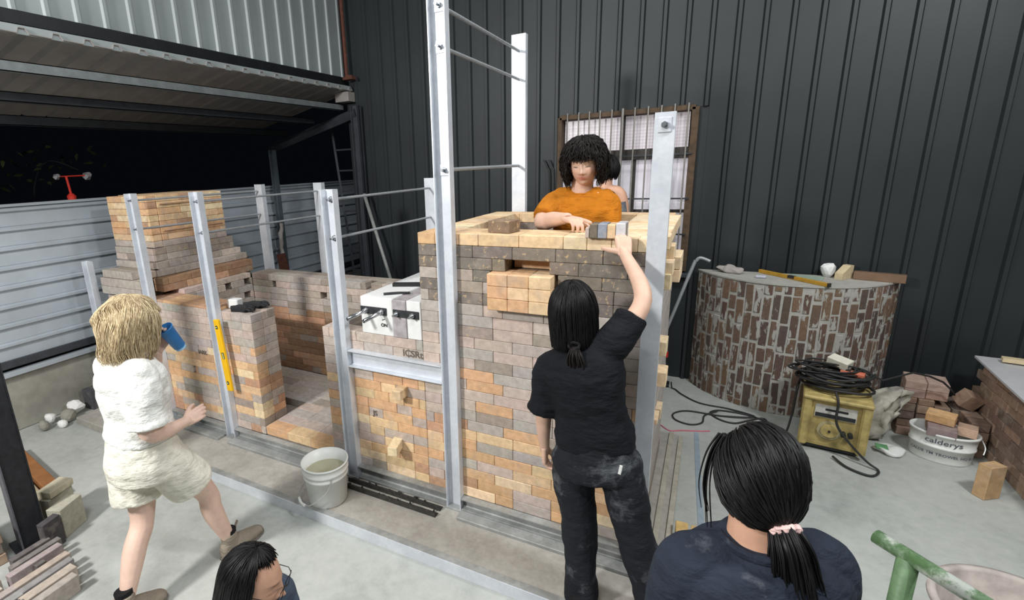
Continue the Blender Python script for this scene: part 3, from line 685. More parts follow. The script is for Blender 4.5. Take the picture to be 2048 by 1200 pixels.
for k in range(nc):
    a = -ha + 2 * ha * (k + .5) / nc; z = F0 + .01 - random.choice((0, .06, .11, .15))
    while z < DZ - .03:
        L = random.choice((.19, .21, .23, .12, .16)); g = random.uniform(.014, .034); z0_, z1_ = max(z, F0 + .004), min(z + L, DZ - .006); z += L + g
        if z1_ - z0_ < .03: continue
        wd = round(random.choice((.046, .05, .054, .058)), 3); key = (wd, round(z1_ - z0_, 2))
        if key not in _dc:
            me = mesh_of(cbox(key[0], .016, key[1], .003), 'brick'); me.materials.append(M['drum_brick']); _dc[key] = me
        o = bpy.data.objects.new('brick', _dc[key]); COL.objects.link(o); o.parent = dm
        o.location = (DX + (DR - .003) * math.sin(a), DY - (DR - .003) * math.cos(a), (z0_ + z1_) / 2); o.rotation_euler = (0, R_(random.uniform(-2, 2)), a)
        o.color = (*jit(random.choice((lin((104, 82, 72)), lin((114, 92, 78)), lin((94, 78, 70)), lin((124, 100, 80)))), .1), 1)
# things on the counter
zt = DZ + .015
def crumple(bm, amp, sc, seed):
    for v in bm.verts: v.co += Vector(noise.noise_vector(v.co * sc + Vector((seed, seed, 0)))) * amp
M['rag'] = simple('grey_rag', (176, 168, 162), .9, 0, .15, 20)
bm = bmesh.new(); bmesh.ops.create_icosphere(bm, subdivisions=4, radius=1); bmesh.ops.scale(bm, vec=(.11, .05, .034), verts=bm.verts[:]); crumple(bm, .03, 16, 3)
for v in bm.verts: v.co.z = max(v.co.z + .03, 0)
tag(obj('cloth_rag', mesh_of(bm, 'rag', True), 'rag', None, (1.47, 2.70, zt), (0, 0, R_(-15))), 'crumpled grey rag at the left end of the counter', 'rag')
M['blue_white'] = simple('tape_roll', (196, 200, 214), .5); tag(obj('marker_tube', cyl(bmesh.new(), (-.035, 0, .013), (.035, 0, .013), .013, 12), 'blue_white', None, (1.70, 2.52, zt), (0, 0, R_(-5))), 'short bluish white tube on the counter', 'tube')
M['ochre'] = simple('ochre_level', (196, 150, 52), .5, 0, .15, 20)
lv = thing('long_level', 'long yellow level lying across the counter front edge', 'level', (1.92, 2.55, zt), (0, 0, R_(-46)))
obj('body', boxm(-.31, .31, -.013, .013, 0, .03, .003), 'ochre', lv); obj('vial_window', boxm(-.03, .03, -.0135, .0135, .008, .0305), 'sash', lv); obj('end_cap', boxm(.305, .318, -.0135, .0135, 0, .031), 'sash', lv)
M['green_sheet'] = simple('pale_green_sheet', (166, 184, 168), .6); tag(obj('plastic_sheet', boxm(-.12, .12, -.07, .07, 0, .004), 'green_sheet', None, (2.03, 2.66, zt + .001), (0, 0, R_(-14))), 'pale green plastic sheet on the counter', 'sheet')
bm = bmesh.new(); bmesh.ops.create_icosphere(bm, subdivisions=2, radius=.055); crumple(bm, .025, 14, 1)
for v in bm.verts: v.co.z = max(v.co.z + .05, 0) * 1.15
tag(obj('plaster_chunk', bm, 'white_block', None, (2.18, 2.74, zt)), 'white plaster lump on the counter', 'chunk')
bm = bmesh.new(); pts = [(-.07, 0), (.06, 0), (.06, .11), (.02, .11), (-.07, .05)]
skin_rings(bm, [[bm.verts.new((x, -.03, z)) for x, z in pts], [bm.verts.new((x, .03, z)) for x, z in pts]], True); bmesh.ops.recalc_face_normals(bm, faces=bm.faces[:]); M['pale_brick'] = simple('pale_brick', (206, 188, 152), .9, 0, .1, 25)
tag(obj('wedge_brick', bm, 'pale_brick', None, (2.29, 2.70, zt), (0, 0, R_(50))), 'pale sloping wedge brick on the counter', 'brick')
M['brown_wood'] = simple('brown_board', (118, 92, 72), .8, 0, .15, 12); tag(obj('wood_board', boxm(-.16, .16, -.03, .03, 0, .065, .003), 'brown_wood', None, (2.51, 2.68, zt), (0, 0, R_(-14))), 'brown board on the right of the counter', 'board')

# ================================================================== welder and its cables
M['weld_yellow'] = simple('worn_yellow', (184, 164, 104), .6, .05, .36, 11, .2, 40); M['weld_dial'] = simple('dial_ring', (168, 158, 122), .6, 0, .25, 30); M['weld_plate'] = simple('worn_plate', (206, 204, 196), .6, 0, .15, 40); M['cable'] = simple('black_cable', (46, 46, 46), .6, 0, .2, 30); M['orange'] = simple('orange_plug', (206, 110, 78), .5)
wd_ = thing('arc_welder', 'worn yellow arc welder box on small wheels', 'welder', (2.215, 1.96, F0), (0, 0, R_(-7)))
bm = bmesh.new(); A = []
for z, w0, d0 in ((.045, .17, .185), (.06, .178, .19), (.42, .192, .20), (.445, .192, .20), (.455, .17, .18)): A.append([bm.verts.new(q) for q in ((-w0, -d0 + .02, z), (w0, -d0 + .02, z), (w0, d0, z), (-w0, d0, z))])
skin_rings(bm, A, True); bmesh.ops.recalc_face_normals(bm, faces=bm.faces[:]); bmesh.ops.bevel(bm, geom=bm.edges[:], offset=.006, segments=2, affect='EDGES'); obj('body', bm, 'weld_yellow', wd_)
for s in (-1, 1): obj('corner_pillar', boxm(s * .17 - .028, s * .17 + .028, -.215, -.165, .05, .43, .012), 'weld_yellow', wd_)
obj('top_lid', boxm(-.2, .2, -.225, .2, .425, .452, .008), 'weld_yellow', wd_)
lp = obj('rating_plate', boxm(-.12, .12, -.187, -.178, .285, .385, .002), 'weld_plate', wd_); obj('scale_slot', boxm(-.06, .07, -.19, -.186, .345, .36), 'black', lp); obj('printed_band', boxm(-.115, .115, -.189, -.186, .29, .32), 'dark_steel', lp)
dl = obj('dial', cyl(bmesh.new(), (-.02, -.176, .19), (-.02, -.186, .19), .072, 28), 'weld_dial', wd_); obj('dial_knob', cyl(bmesh.new(), (-.02, -.186, .19), (-.02, -.2, .19), .05, 24), 'weld_yellow', dl); obj('dial_pin', cyl(bmesh.new(), (-.02, -.2, .19), (-.02, -.21, .19), .008, 8), 'black', dl)
for x in (.06, .1): obj('terminal', cyl(bmesh.new(), (x, -.176, .19), (x, -.215, .185), .016, 8), 'dark_steel', wd_)
obj('skirt', boxm(-.165, .165, -.15, .18, .02, .05), 'dark_steel', wd_)
for x in (-.12, .12):
    for y in (-.12, .13): obj('wheel', cyl(bmesh.new(), (x - .015, y, .026), (x + .015, y, .026), .026, 14), 'black', wd_)
random.seed(5)
def wloc(x, y, z): return Matrix.Rotation(R_(-7), 3, 'Z') @ Vector((x, y, z)) + Vector((2.215, 1.96, F0))
def coil(n, cx, cy, rx, ry, z0, dz, r, label, jx=.02, m='cable', hang=None):
    pts = []
    for i in range(n * 14 + 1):
        a = 2 * math.pi * i / 14; k = i / 14
        w1 = 1 + .12 * math.sin(k * 2.3) + random.uniform(-.03, .03)
        pts.append(wloc(cx + rx * w1 * math.cos(a) + jx * math.sin(k * 1.7), cy + ry * w1 * math.sin(a) + jx * math.cos(k * 2.9), z0 + dz * k / n + .012 * math.sin(a * 1.5 + k) + .012))
    if hang: pts += [wloc(*h) for h in hang]
    bm = tube(bmesh.new(), spline(pts, 2), r, 6); return tag(obj('welding_cable', mesh_of(bm, 'cable', True), m), label, 'cable', 'welding cables')
coil(9, -.03, .02, .19, .155, .468, .12, .0095, 'thick black cable coiled on top of the welder', .03)
coil(6, -.08, .03, .19, .12, .50, .12, .007, 'thinner grey-black cable heaped in the coil on the welder', .04, hang=[(.25, .05, .56), (.42, .2, .60), (.62, .38, .50), (.7, .42, .40)])
tag(obj('welding_cable', mesh_of(tube(bmesh.new(), spline([wloc(*q) for q in ((-.02, -.19, .50), (.0, -.235, .44), (.01, -.225, .28), (.08, -.23, .17), (.2, -.25, .05), (.27, -.28, .012), (.22, -.38, .012), (.1, -.34, .012), (.02, -.24, .02))], 8), .008, 6), 'cable', True), 'cable'), 'black cable looping down the welder front to the floor', 'cable', 'welding cables')
tag(obj('welding_cable', mesh_of(tube(bmesh.new(), spline([(2.02, 2.12, .40), (1.99, 2.05, .30), (1.97, 1.98, .1), (1.93, 1.92, -.05), (1.86, 2.0, -.062), (1.82, 2.18, -.062), (1.71, 2.10, -.062), (1.6, 2.0, -.062), (1.49, 2.02, -.062), (1.42, 2.12, -.062), (1.5, 2.2, -.062), (1.7, 2.2, -.062), (1.85, 2.12, -.058)], 8), .0075, 6), 'cable', True), 'cable'), 'black cable making a wide loop on the floor before the counter', 'cable', 'welding cables')
tag(obj('welding_cable', mesh_of(tube(bmesh.new(), spline([(1.08, 2.52, .0), (1.09, 2.52, -.06), (1.12, 2.5, -.062), (1.19, 2.40, -.062), (1.34, 2.28, -.062), (1.57, 2.26, -.062), (1.75, 2.16, -.05), (1.5, 2.09, -.06), (1.25, 2.08, -.062), (1.14, 1.98, -.062), (1.16, 1.87, -.062), (1.27, 1.83, -.062), (1.36, 1.90, -.062), (1.38, 2.05, -.062), (1.48, 2.16, -.05)], 8), .007, 6), 'cable', True), 'cable'), 'black cable running from the kiln corner along the floor', 'cable', 'welding cables')
M['pink'] = simple('pink_tape', (206, 120, 134), .5); bm = bmesh.new(); tube(bm, spline([(1.0, 1.76, -.066), (1.06, 1.72, -.064), (1.13, 1.66, -.066), (1.22, 1.70, -.064), (1.35, 1.75, -.066), (1.42, 1.78, -.064)], 6), .008, 6, flat=.35); tag(obj('pink_tape', bm, 'pink'), 'strip of pink tape lying on the floor', 'tape')
bm = bmesh.new(); tube(bm, [(-.04, 0, .0), (.04, 0, .0)], [.022, .026], 10); tube(bm, [(-.1, 0, 0), (-.04, 0, 0)], .012, 8); tag(obj('cable_plug', bm, 'orange', None, wloc(.10, -.02, .595), (0, 0, R_(-20))), 'orange cable plug among the coiled cables', 'plug')
M['cream'] = simple('cream_block', (226, 222, 204), .8); tag(obj('cream_block', boxm(-.07, .07, -.045, .045, 0, .065, .006), 'cream', None, wloc(.0, .15, .585), (R_(8), R_(8), R_(-35))), 'cream block lying behind the coiled cable on the welder', 'block')

# tub with bricks
tb = thing('white_tub', 'oval white tub full of bricks with a product name printed on it', 'tub', (2.87, 2.06, F0), (0, 0, R_(-14)))
bm = bmesh.new(); prof = [(0, 0), (.93, 0), (.96, .012), (1.0, .11), (1.04, .112), (1.04, .125), (1.01, .127), (1.05, .205), (1.10, .207), (1.10, .222), (1.04, .224), (1.0, .12), (.9, .012), (0, .01)]
lathe(bm, prof, 40, sx=.168, sy=.125); bmesh.ops.remove_doubles(bm, verts=bm.verts[:], dist=1e-5); obj('shell', mesh_of(bm, 'tub', True), 'plastic', tb)
def wrap(s, size, z, dr):
    me = text_mesh(s, size, .0005, .0004)
    for v in me.vertices:
        x, y, h = v.co; a = x / .15; k = 1.0 + .06 * (z + y) / .22 + dr
        v.co = ((.168 * k + .0012 + h) * math.sin(a), -(.125 * k + .0012 + h) * math.cos(a), z + y)
    return me
M['print'] = simple('print_grey', (84, 86, 96), .6); obj('maker_name', wrap('calderys', .052, .168, .01), 'print', tb); obj('product_name', wrap('CALDE TM TROWEL HQ 82', .026, .072, .02), 'print', tb)
obj('handle', tube(bmesh.new(), spline([(.186, 0, .2), (.205, -.03, .16), (.2, -.06, .12)], 6), .004, 6), 'wire', tb)
def rk(): return jit(random.choice((lin((138, 114, 98)), lin((122, 102, 90)), lin((148, 124, 106)), lin((112, 96, 86)))), .1)
for (x, y, z, rx, ry, rz, c, lab) in ((2.83, 1.985, .165, 0, 0, -14, lin((140, 122, 122)), 'mauve brick lying across the front of the white tub'), (2.985, 2.06, .165, 0, 8, 70, lin((190, 160, 138)), 'pinkish brick slanting at the right of the white tub'), (2.84, 2.065, .237, 6, 0, -24, lin((206, 166, 120)), 'orange-topped brick sitting high in the white tub'), (2.86, 2.115, .16, 0, 0, -14, lin((150, 120, 104)), 'brown brick at the back of the white tub')):
    loose((x, y, z), (.15, .1, .062), c, (R_(rx), R_(ry), R_(rz)), lab, 'bricks in the white tub')
# four stacked bricks behind the tub, on brown ones
for i, (x, y, z, c, lab) in enumerate(((2.78, 2.46, .2755, lin((172, 146, 136)), 'pinkish brick lower left of the four stacked behind the tub'), (2.905, 2.455, .2755, lin((178, 146, 132)), 'pinkish brick lower right of the four stacked behind the tub'), (2.78, 2.46, .3415, lin((182, 156, 142)), 'pinkish brick upper left of the four stacked behind the tub'), (2.905, 2.455, .3415, lin((184, 158, 146)), 'pinkish brick upper right of the four stacked behind the tub'))):
    loose((x, y, z), (.12, .2, .064), c, (0, 0, R_(-8)), lab, 'pinkish bricks behind the tub')
random.seed(31)
for i in range(4):
    for j, z in enumerate((-.037, .029, .095, .161, .21)):
        if j == 4 and i > 1: continue
        loose((2.74 + i * .0985, 2.45 + random.uniform(-.02, .02), z if j < 4 else .218), (.09, .2, .062 if j < 4 else .046), rk(), (0, 0, R_(random.uniform(-2, 2))), 'brown brick in the heap carrying the pinkish bricks', 'brown bricks heaped behind the tub')
# heap in the corner and the stacked rows under the board
for i in range(16):
    zz = -.03 + .068 * (i // 4) ; 
    loose((3.075 + random.uniform(-.006, .006), 2.20 + .118 * (i % 4), F0 + .033 + .0665 * (i // 4)), (.10, .11, .064), rk(), (0, 0, R_(random.uniform(-3, 3))), 'dark brown brick in the loose heap beside the stacked rows', 'dark brown bricks heaped in the corner')
loose((3.07, 2.38, .275), (.11, .1, .11), rk(), (R_(20), R_(25), R_(20)), 'brown brick tumbled on top of the corner heap')
for r in range(9):
    for i in range(6):
        y = 1.34 + i * .206 + (.1 if r % 2 else 0)
        if r > 6 and i < 2: continue
        loose((3.265 + random.uniform(-.006, .006), y, F0 + .034 + r * .0665), (.23, .2, .064), rk(), (0, 0, R_(random.uniform(-2, 2))), 'brown used brick in the stacked rows under the grey board', 'used bricks stacked under the grey board')
M['grey_board'] = simple('grey_board', (188, 188, 190), .6, 0, .06, 10); tag(obj('cover_board', boxm(-.06, .8, -.50, .42, 0, .018, .002), 'grey_board', None, (3.17, 2.21, .535), (R_(-1), 0, R_(-4))), 'light grey board lying on the stacked bricks at far right', 'board')
tag(obj('wood_offcut', boxm(-.11, .11, -.03, .03, 0, .03, .002), 'pale_brick', None, (3.35, 2.5, .56), (0, 0, R_(-10))), 'pale offcut lying at the back of the grey board', 'offcut')
loose((2.965, 1.61, F0 + .115), (.114, .07, .228), lin((186, 154, 116)), (0, 0, R_(35)), 'single tan brick standing on end on the open floor')
loose((1.285, .30, F0 + .058), (.065, .16, .114), lin((214, 180, 118)), (0, 0, R_(3)), 'left one of two yellow bricks on the floor beside the slab', 'two yellow bricks on the floor'); loose((1.358, .295, F0 + .058), (.065, .16, .114), lin((210, 176, 116)), (0, 0, R_(-3)), 'right one of two yellow bricks on the floor beside the slab', 'two yellow bricks on the floor')
# sack
M['sack'] = simple('sack_grey', (172, 168, 156), .85, 0, .3, 16, .3, 60); M['sackg'] = simple('sack_green', (96, 150, 104), .7, 0, .2, 20)
bm = bmesh.new(); bmesh.ops.create_icosphere(bm, subdivisions=4, radius=1); bmesh.ops.scale(bm, vec=(.12, .13, .2), verts=bm.verts[:]); crumple(bm, .08, 7, 4); crumple(bm, .04, 17, 9); crumple(bm, .018, 42, 2)
for v in bm.verts: v.co.z = max(v.co.z + .16, 0.004); v.co.x += max(0, v.co.z - .2) * .5
sk = thing('cement_sack', 'crumpled grey paper sack between the welder and the tub', 'sack', (2.535, 2.27, F0)); obj('bag', mesh_of(bm, 'bag', True), 'sack', sk)
bm = bmesh.new(); bmesh.ops.create_icosphere(bm, subdivisions=3, radius=1); bmesh.ops.scale(bm, vec=(.10, .08, .03), verts=bm.verts[:]); crumple(bm, .03, 12, 2)
for v in bm.verts: v.co.z = max(v.co.z + .02, 0.003)
lb = thing('empty_bag', 'flattened white bag with a green print on the floor by the welder', 'bag', (2.585, 1.985, F0)); obj('sheet', mesh_of(bm, 'bag', True), 'plastic', lb); obj('green_print', boxm(-.09, -.02, -.04, .02, .045, .05), 'sackg', lb, (0, 0, 0), (R_(10), 0, 0))
# pipe and jack by the wall
bm = tube(bmesh.new(), spline([(.80, 2.32, F0), (.998, 2.4, .534), (1.172, 2.49, 1.135), (1.20, 2.5, 1.205), (1.235, 2.5, 1.232), (1.31, 2.5, 1.205)], 8), .015, 10); tag(obj('bent_pipe', mesh_of(bm, 'pipe', True), 'steel'), 'bent steel pipe leaning between the kiln and the counter', 'pipe')
M['red'] = simple('signal_red', (214, 58, 46), .45); jk = thing('hand_pump', 'small dark hand pump standing behind the kiln corner', 'pump', (1.0, 2.58, F0))
obj('base', boxm(-.06, .06, -.05, .05, 0, .03, .004), 'black', jk); obj('cylinder', cyl(bmesh.new(), (0, 0, .03), (0, 0, .30), .03, 12), 'dark_steel', jk); obj('red_cap', cyl(bmesh.new(), (0, 0, .30), (0, 0, .35), .032, 12), 'red', jk); obj('lever', cyl(bmesh.new(), (.02, 0, .36), (-.14, -.08, .42), .011, 8), 'steel', jk)
# floor tape strip
M['tape'] = simple('blue_grey_tape', (146, 160, 170), .7, 0, .12, 14); bm = bmesh.new(); skin_rings(bm, [[bm.verts.new((x + dx, y, F0 + z)) for dx, z in ((-.017, .0005), (.017, .0005), (.017, .0035), (-.017, .0035))] for x, y in ((1.325, 1.72), (1.36, 1.0), (1.40, .3))], True); bmesh.ops.recalc_face_normals(bm, faces=bm.faces[:]); tag(obj('floor_tape', bm, 'tape'), 'blue-grey tape strip stuck to the floor beside the slab', 'tape')
# green pipe stand and mortar basin at lower right
M['green'] = simple('green_paint', (92, 120, 84), .5, .1, .3, 22); gp = thing('green_pipe_stand', 'green-painted steel pipe stand with cement stains', 'stand', (1.90, -.66, F0))
def gmat():
    m, t = new_mat('stained_green'); p = t.pos(); c = t.ramp(t.noise(p, 14, 5, .7), [(.40, lin((86, 118, 78))), (.50, lin((128, 152, 122))), (.58, lin((196, 202, 192)))])
    t.link(c, t.b.inputs['Base Color']); t.b.inputs['Roughness'].default_value = .5; return m
M['green2'] = gmat()
bm = bmesh.new(); tube(bm, [(-.065, .065, .965), (.8, -.83, .965)], .023, 14); obj('cross_pipe', mesh_of(bm, 'pipe', True), 'green2', gp); obj('leg', mesh_of(tube(bmesh.new(), [(0, 0, 0), (0, 0, .962)], .028, 14), 'pipe', True), 'green', gp); obj('leg', mesh_of(tube(bmesh.new(), [(.7, -.73, 0), (.7, -.73, .962)], .028, 14), 'pipe', True), 'green', gp); obj('foot_plate', boxm(-.07, .07, -.07, .07, 0, .01), 'green', gp); obj('foot_plate', boxm(.63, .77, -.8, -.66, 0, .01), 'green', gp)
M['basin'] = simple('cement_basin', (176, 166, 160), .8, 0, .25, 9, .3, 40); M['mud'] = simple('wet_mortar', (136, 124, 112), .6, 0, .2, 14, .5, 30)
bs = thing('mortar_basin', 'round cement-crusted basin of mortar at lower right', 'basin', (2.50, .0, F0)); bm = bmesh.new(); lathe(bm, [(0, 0), (.19, 0), (.2, .01), (.262, .345), (.285, .35), (.285, .37), (.262, .372), (.253, .36), (.19, .02), (0, .02)], 44); bmesh.ops.remove_doubles(bm, verts=bm.verts[:], dist=1e-5); obj('shell', mesh_of(bm, 'basin', True), 'basin', bs)
bm = bmesh.new(); lathe(bm, [(0, .2), (.08, .215), (.16, .19), (.236, .21)], 36); crumple(bm, .02, 12, 3); obj('mortar', mesh_of(bm, 'mud', True), 'mud', bs)

# ================================================================== left side
M['tar'] = simple('tar_black', (36, 37, 42), .6, .2, .35, 30, .2, 60); M['zinc_dull'] = simple('dull_grey', (104, 104, 112), .6, .3, .25, 14)
dp = thing('dark_column', 'dark steel column standing among bricks at far left', 'column', (-2.30, -1.40, F0), (0, 0, R_(-8)))
obj('web', boxm(-.005, .005, -.06, .06, 0, 2.6), 'tar', dp); obj('flange', boxm(-.06, .06, -.066, -.058, 0, 2.6), 'zinc_dull', dp); obj('flange', boxm(-.06, .06, .058, .066, 0, 2.6), 'tar', dp); obj('infill', boxm(.005, .055, -.057, .057, 0, 2.6), 'tar', dp); obj('base_plate', boxm(-.1, .1, -.1, .1, 0, .012), 'tar', dp)
random.seed(77); PAV = (lin((168, 158, 152)), lin((150, 146, 146)), lin((186, 172, 160)), lin((128, 122, 120)), lin((104, 98, 96)))
x = -2.10; n = 0
for wd, L, dy, c in ((.045, .2, .03, 4), (.04, .26, .03, 3), (.05, .27, .0, 0), (.03, .05, 0, 4), (.05, .28, -.02, 2), (.045, .27, -.03, 1), (.06, .26, -.05, 2), (.05, .24, -.07, 0)):
    loose((x + wd / 2, -1.52 + dy, F0 + .056), (wd, L, .11), jit((*PAV[c], 1), .08), (0, R_(random.uniform(-3, 3)), R_(4)), ('first', 'second', 'third', 'fourth', 'fifth', 'sixth', 'seventh', 'eighth')[n] + ' paver on edge from the dark column towards the open floor', 'pavers on edge beside the dark column'); x += wd + .02; n += 1
x = -2.0
for wd, L, c in ((.06, .23, 2), (.06, .22, 2), (.05, .25, 0), (.055, .24, 1), (.06, .23, 4)):
    loose((x + wd / 2, -1.80 + random.uniform(-.02, .02), F0 + .056), (wd, L, .11), jit((*PAV[c], 1), .08), (0, 0, R_(3)), ('first', 'second', 'third', 'fourth', 'fifth')[n - 8] + ' paver on edge from the left in the row at the picture corner', 'pavers on edge in the lower left corner'); x += wd + .02; n += 1
for i in range(14):
    loose((-2.56 + .128 * (i % 3), -1.66 - .01 * (i % 2), F0 + .033 + .066 * (i // 3)), (.112, .22, .062), jit((*random.choice((lin((176, 150, 128)), lin((150, 134, 124)), lin((120, 108, 104)), lin((186, 160, 134)))), 1), .08), (0, 0, R_(random.uniform(-3, 3))), 'mixed brick in the heap left of the dark column', 'bricks heaped left of the dark column')
loose((-2.12, -1.36, F0 + .1), (.05, .11, .2), lin((82, 78, 80)), (0, 0, R_(15)), 'dark narrow brick standing on end by the dark column')
loose((-2.22, -1.225, F0 + .1), (.10, .17, .2), lin((176, 172, 156)), (0, 0, R_(22)), 'squarish pale concrete block on the floor by the dark column', None, 'concrete_block', 'block')
loose((-2.40, -1.20, F0 + .1), (.10, .18, .2), lin((168, 164, 146)), (0, 0, R_(20)), 'rougher concrete block behind the dark column', None, 'concrete_block', 'block'); loose((-2.40, -1.185, F0 + .225), (.11, .17, .045), lin((190, 182, 158)), (0, 0, R_(18)), 'flat pale slab lying on the rougher concrete block', None, 'stone_slab', 'slab')
M['wood'] = simple('brown_timber', (148, 98, 56), .65, 0, .2, 10, .2, 40); bm = boxm(-.5, .5, -.045, .045, 0, .075, .004); tag(obj('timber_beam', bm, 'wood', None, (-3.12, -1.03, F0), (0, 0, R_(-8))), 'brown timber beam on the floor behind the dark column', 'timber')
M['pale_wood'] = simple('pale_timber', (176, 160, 130), .7, 0, .15, 12); tag(obj('timber_batten', boxm(-.5, .5, -.02, .02, 0, .05, .003), 'pale_wood', None, (-3.10, -1.115, F0), (0, 0, R_(-8))), 'thin pale batten beside the brown timber beam', 'timber')
for (x, y, z, d, rz, c, lab) in ((-3.98, -.10, 0, (.14, .2, .2), 4, (84, 84, 88), 'dark square block by the kerb nearest the rubble'), (-3.95, .15, 0, (.16, .26, .14), -3, (78, 78, 82), 'dark long block by the kerb, lower of two'), (-3.97, .12, .141, (.14, .16, .12), 6, (70, 70, 76), 'dark block stacked on the long one by the kerb'), (-3.97, .38, .0, (.15, .14, .22), 0, (60, 60, 64), 'dark upright block by the kerb behind the walking person')):
    loose((x, y, F0 + d[2] / 2 + z), d, lin(c), (0, 0, R_(rz)), lab, 'dark blocks by the kerb', 'kerb_block', 'block')
for i, (x, y, r, lab) in enumerate(((-3.98, -.32, .075, 'largest pale rubble stone against the kerb'), (-3.88, -.42, .06, 'flat pale rubble stone in front of the largest'), (-4.0, -.52, .05, 'pale rubble stone left of the largest'), (-3.9, -.62, .045, 'small pale rubble stone at the left end'), (-3.8, -.52, .04, 'small rubble stone nearest the open floor'))):
    bm = bmesh.new(); bmesh.ops.create_icosphere(bm, subdivisions=2, radius=r); crumple(bm, r * .5, 9, i * 3.1)
    zmin = min(v.co.z for v in bm.verts)
    for v in bm.verts: v.co.z -= zmin
    tag(obj('rubble_stone', bm, 'kerb' if i % 2 else 'white_block', None, (x, y, F0)), lab, 'stone', 'rubble along the kerb')
# red lamp arm on the fence, leaves beyond, ladder, brace, plank
rl = thing('fence_ornament', 'red stemmed ornament with two faceted glass heads on the fence', 'ornament', (XF, .13, 1.983))
def glassy():
    m, t = new_mat('faceted_glass'); t.b.inputs['Base Color'].default_value = (.75, .75, .78, 1); t.b.inputs['Roughness'].default_value = .08; t.b.inputs['Metallic'].default_value = .7; return m
M['facet'] = glassy(); obj('foot_clamp', lathe(bmesh.new(), [(0, -.02), (.035, -.02), (.04, .01), (.02, .035), (0, .04)], 14), 'red', rl)
obj('stem', tube(bmesh.new(), [(0, 0, .02), (.01, -.015, .2)], .011, 8), 'red', rl); obj('arm', tube(bmesh.new(), [(.01, -.08, .197), (.01, .17, .2)], .006, 8), 'red', rl)
for y, r in ((-.09, .03), (.18, .042)):
    bm = bmesh.new(); bmesh.ops.create_cone(bm, segments=6, radius1=r, radius2=r * .6, depth=r * 1.3, cap_ends=True); bmesh.ops.rotate(bm, verts=bm.verts[:], cent=(0, 0, 0), matrix=Matrix.Rotation(R_(70), 3, 'Y')); obj('glass_head', bm, 'facet', rl, (.01, y, .2))
M['leaf'] = simple('leaf_green', (88, 100, 60), .6); sh = thing('leafy_branch', 'sparse leafy branch in the dark beyond the fence', 'plant', (-4.9, .1, 1.2)); random.seed(9)
obj('stem', tube(bmesh.new(), spline([(0, -.1, -1.2), (0, 0, .3), (.05, .05, .9), (.0, .25, 1.15), (.05, .5, 1.05)], 5), .008, 6), 'tar', sh)
bm = bmesh.new(); v_ = [bm.verts.new(q) for q in ((0, 0, 0), (.018, .03, .006), (.012, .07, 0), (0, .1, -.008), (-.012, .07, 0), (-.018, .03, .006))]; bm.faces.new(v_); bmesh.ops.solidify(bm, geom=bm.faces[:], thickness=.001); lf = mesh_of(bm, 'leaf')
for i in range(46): obj('leaf', lf, 'leaf', sh, (random.uniform(-.1, .15), random.uniform(-.2, .75), 1.2 - .12 * random.random() + random.uniform(-.2, .14)), (random.uniform(-1, 1), random.uniform(-1, 1), random.uniform(0, 6)))
ld = thing('leaning_ladder', 'dark ladder leaning behind the corner column', 'ladder', (-2.9, 2.95, F0)); 
for s in (-.16, .16): obj('rail', tube(bmesh.new(), [(s + .12, 0, 0), (s - .22, .1, 2.75)], .02, 4), 'beam_dark', ld)
for i in range(9): obj('rung', cyl(bmesh.new(), (-.15 + .10 - .34 * i * .1, .01 * i, .3 + .27 * i), (.17 + .10 - .34 * i * .1, .01 * i, .3 + .27 * i), .012, 6), 'beam_dark', ld)
tag(obj('leaning_pipe', mesh_of(tube(bmesh.new(), [(-1.93, 2.6, F0 + .015), (-2.53, 2.66, 1.83)], .022, 10), 'pipe', True), 'galv_dusty'), 'grey pipe leaning on the dark wall behind the tie rods', 'pipe')
tag(obj('leaning_plank', boxm(-.06, .06, -.012, .012, 0, 1.15, .002), 'rust', None, (-3.60, 2.40, F0), (R_(-4), R_(-9), R_(30))), 'reddish brown plank leaning by the grey roof post', 'plank')
for k, (x, dx) in enumerate(((-.24, .05), (-.19, .045))):
    tag(obj('wall_conduit', mesh_of(tube(bmesh.new(), spline([(x - dx, YB - .04, 2.14), (x - .01, YB - .04, 2.06), (x + .01, YB - .04, 1.95), (x + .015, YB - .04, 1.2)], 6), .008, 6), 'c', True), 'cable'), ('left' if k == 0 else 'right') + ' one of two thin black conduits beside the barred window', 'conduit', 'conduits on the dark wall')
bm = tube(bmesh.new(), spline([(-3.86, 2.52, 1.45), (-3.84, 2.46, 1.3), (-3.87, 2.48, 1.1), (-3.84, 2.46, .98)], 6), .03, 8); crumple(bm, .02, 15, 2); tag(obj('hanging_rope', mesh_of(bm, 'rope', True), 'rag'), 'greyish rope bundle hanging on the roof post', 'rope')

# ================================================================== people
def skin_material(name, col):
    m, t = new_mat(name); at = t.add('ShaderNodeAttribute', attribute_name='tint')
    n = t.ramp(t.noise(t.pos(), 28, 4), [(.3, tuple(x * .93 for x in lin(col))), (.7, tuple(min(1, x * 1.05) for x in lin(col)))])
    t.link(t.mix(1., n, at.outputs['Color'], 'MULTIPLY'), t.b.inputs['Base Color']); t.b.inputs['Roughness'].default_value = .55
    t.b.inputs['Subsurface Weight'].default_value = .08; t.b.inputs['Subsurface Radius'].default_value = (.02, .008, .005); return m
M['skin'] = skin_material('skin', (214, 176, 154)); M['skin_tan'] = skin_material('skin_tan', (204, 158, 132)); M['skin_pale'] = skin_material('skin_pale', (222, 188, 170))
def hair_material(name, c0, c1, rough=.38):
    m, t = new_mat(name); mp = t.add('ShaderNodeMapping'); mp.inputs['Scale'].default_value = (1, 1, .12); t.link(t.pos(), mp.inputs['Vector'])
    t.link(t.ramp(t.noise(mp.outputs[0], 90, 4), [(.35, lin(c0)), (.65, lin(c1))]), t.b.inputs['Base Color']); t.b.inputs['Roughness'].default_value = rough; t.b.inputs['Specular IOR Level'].default_value = .25; return m
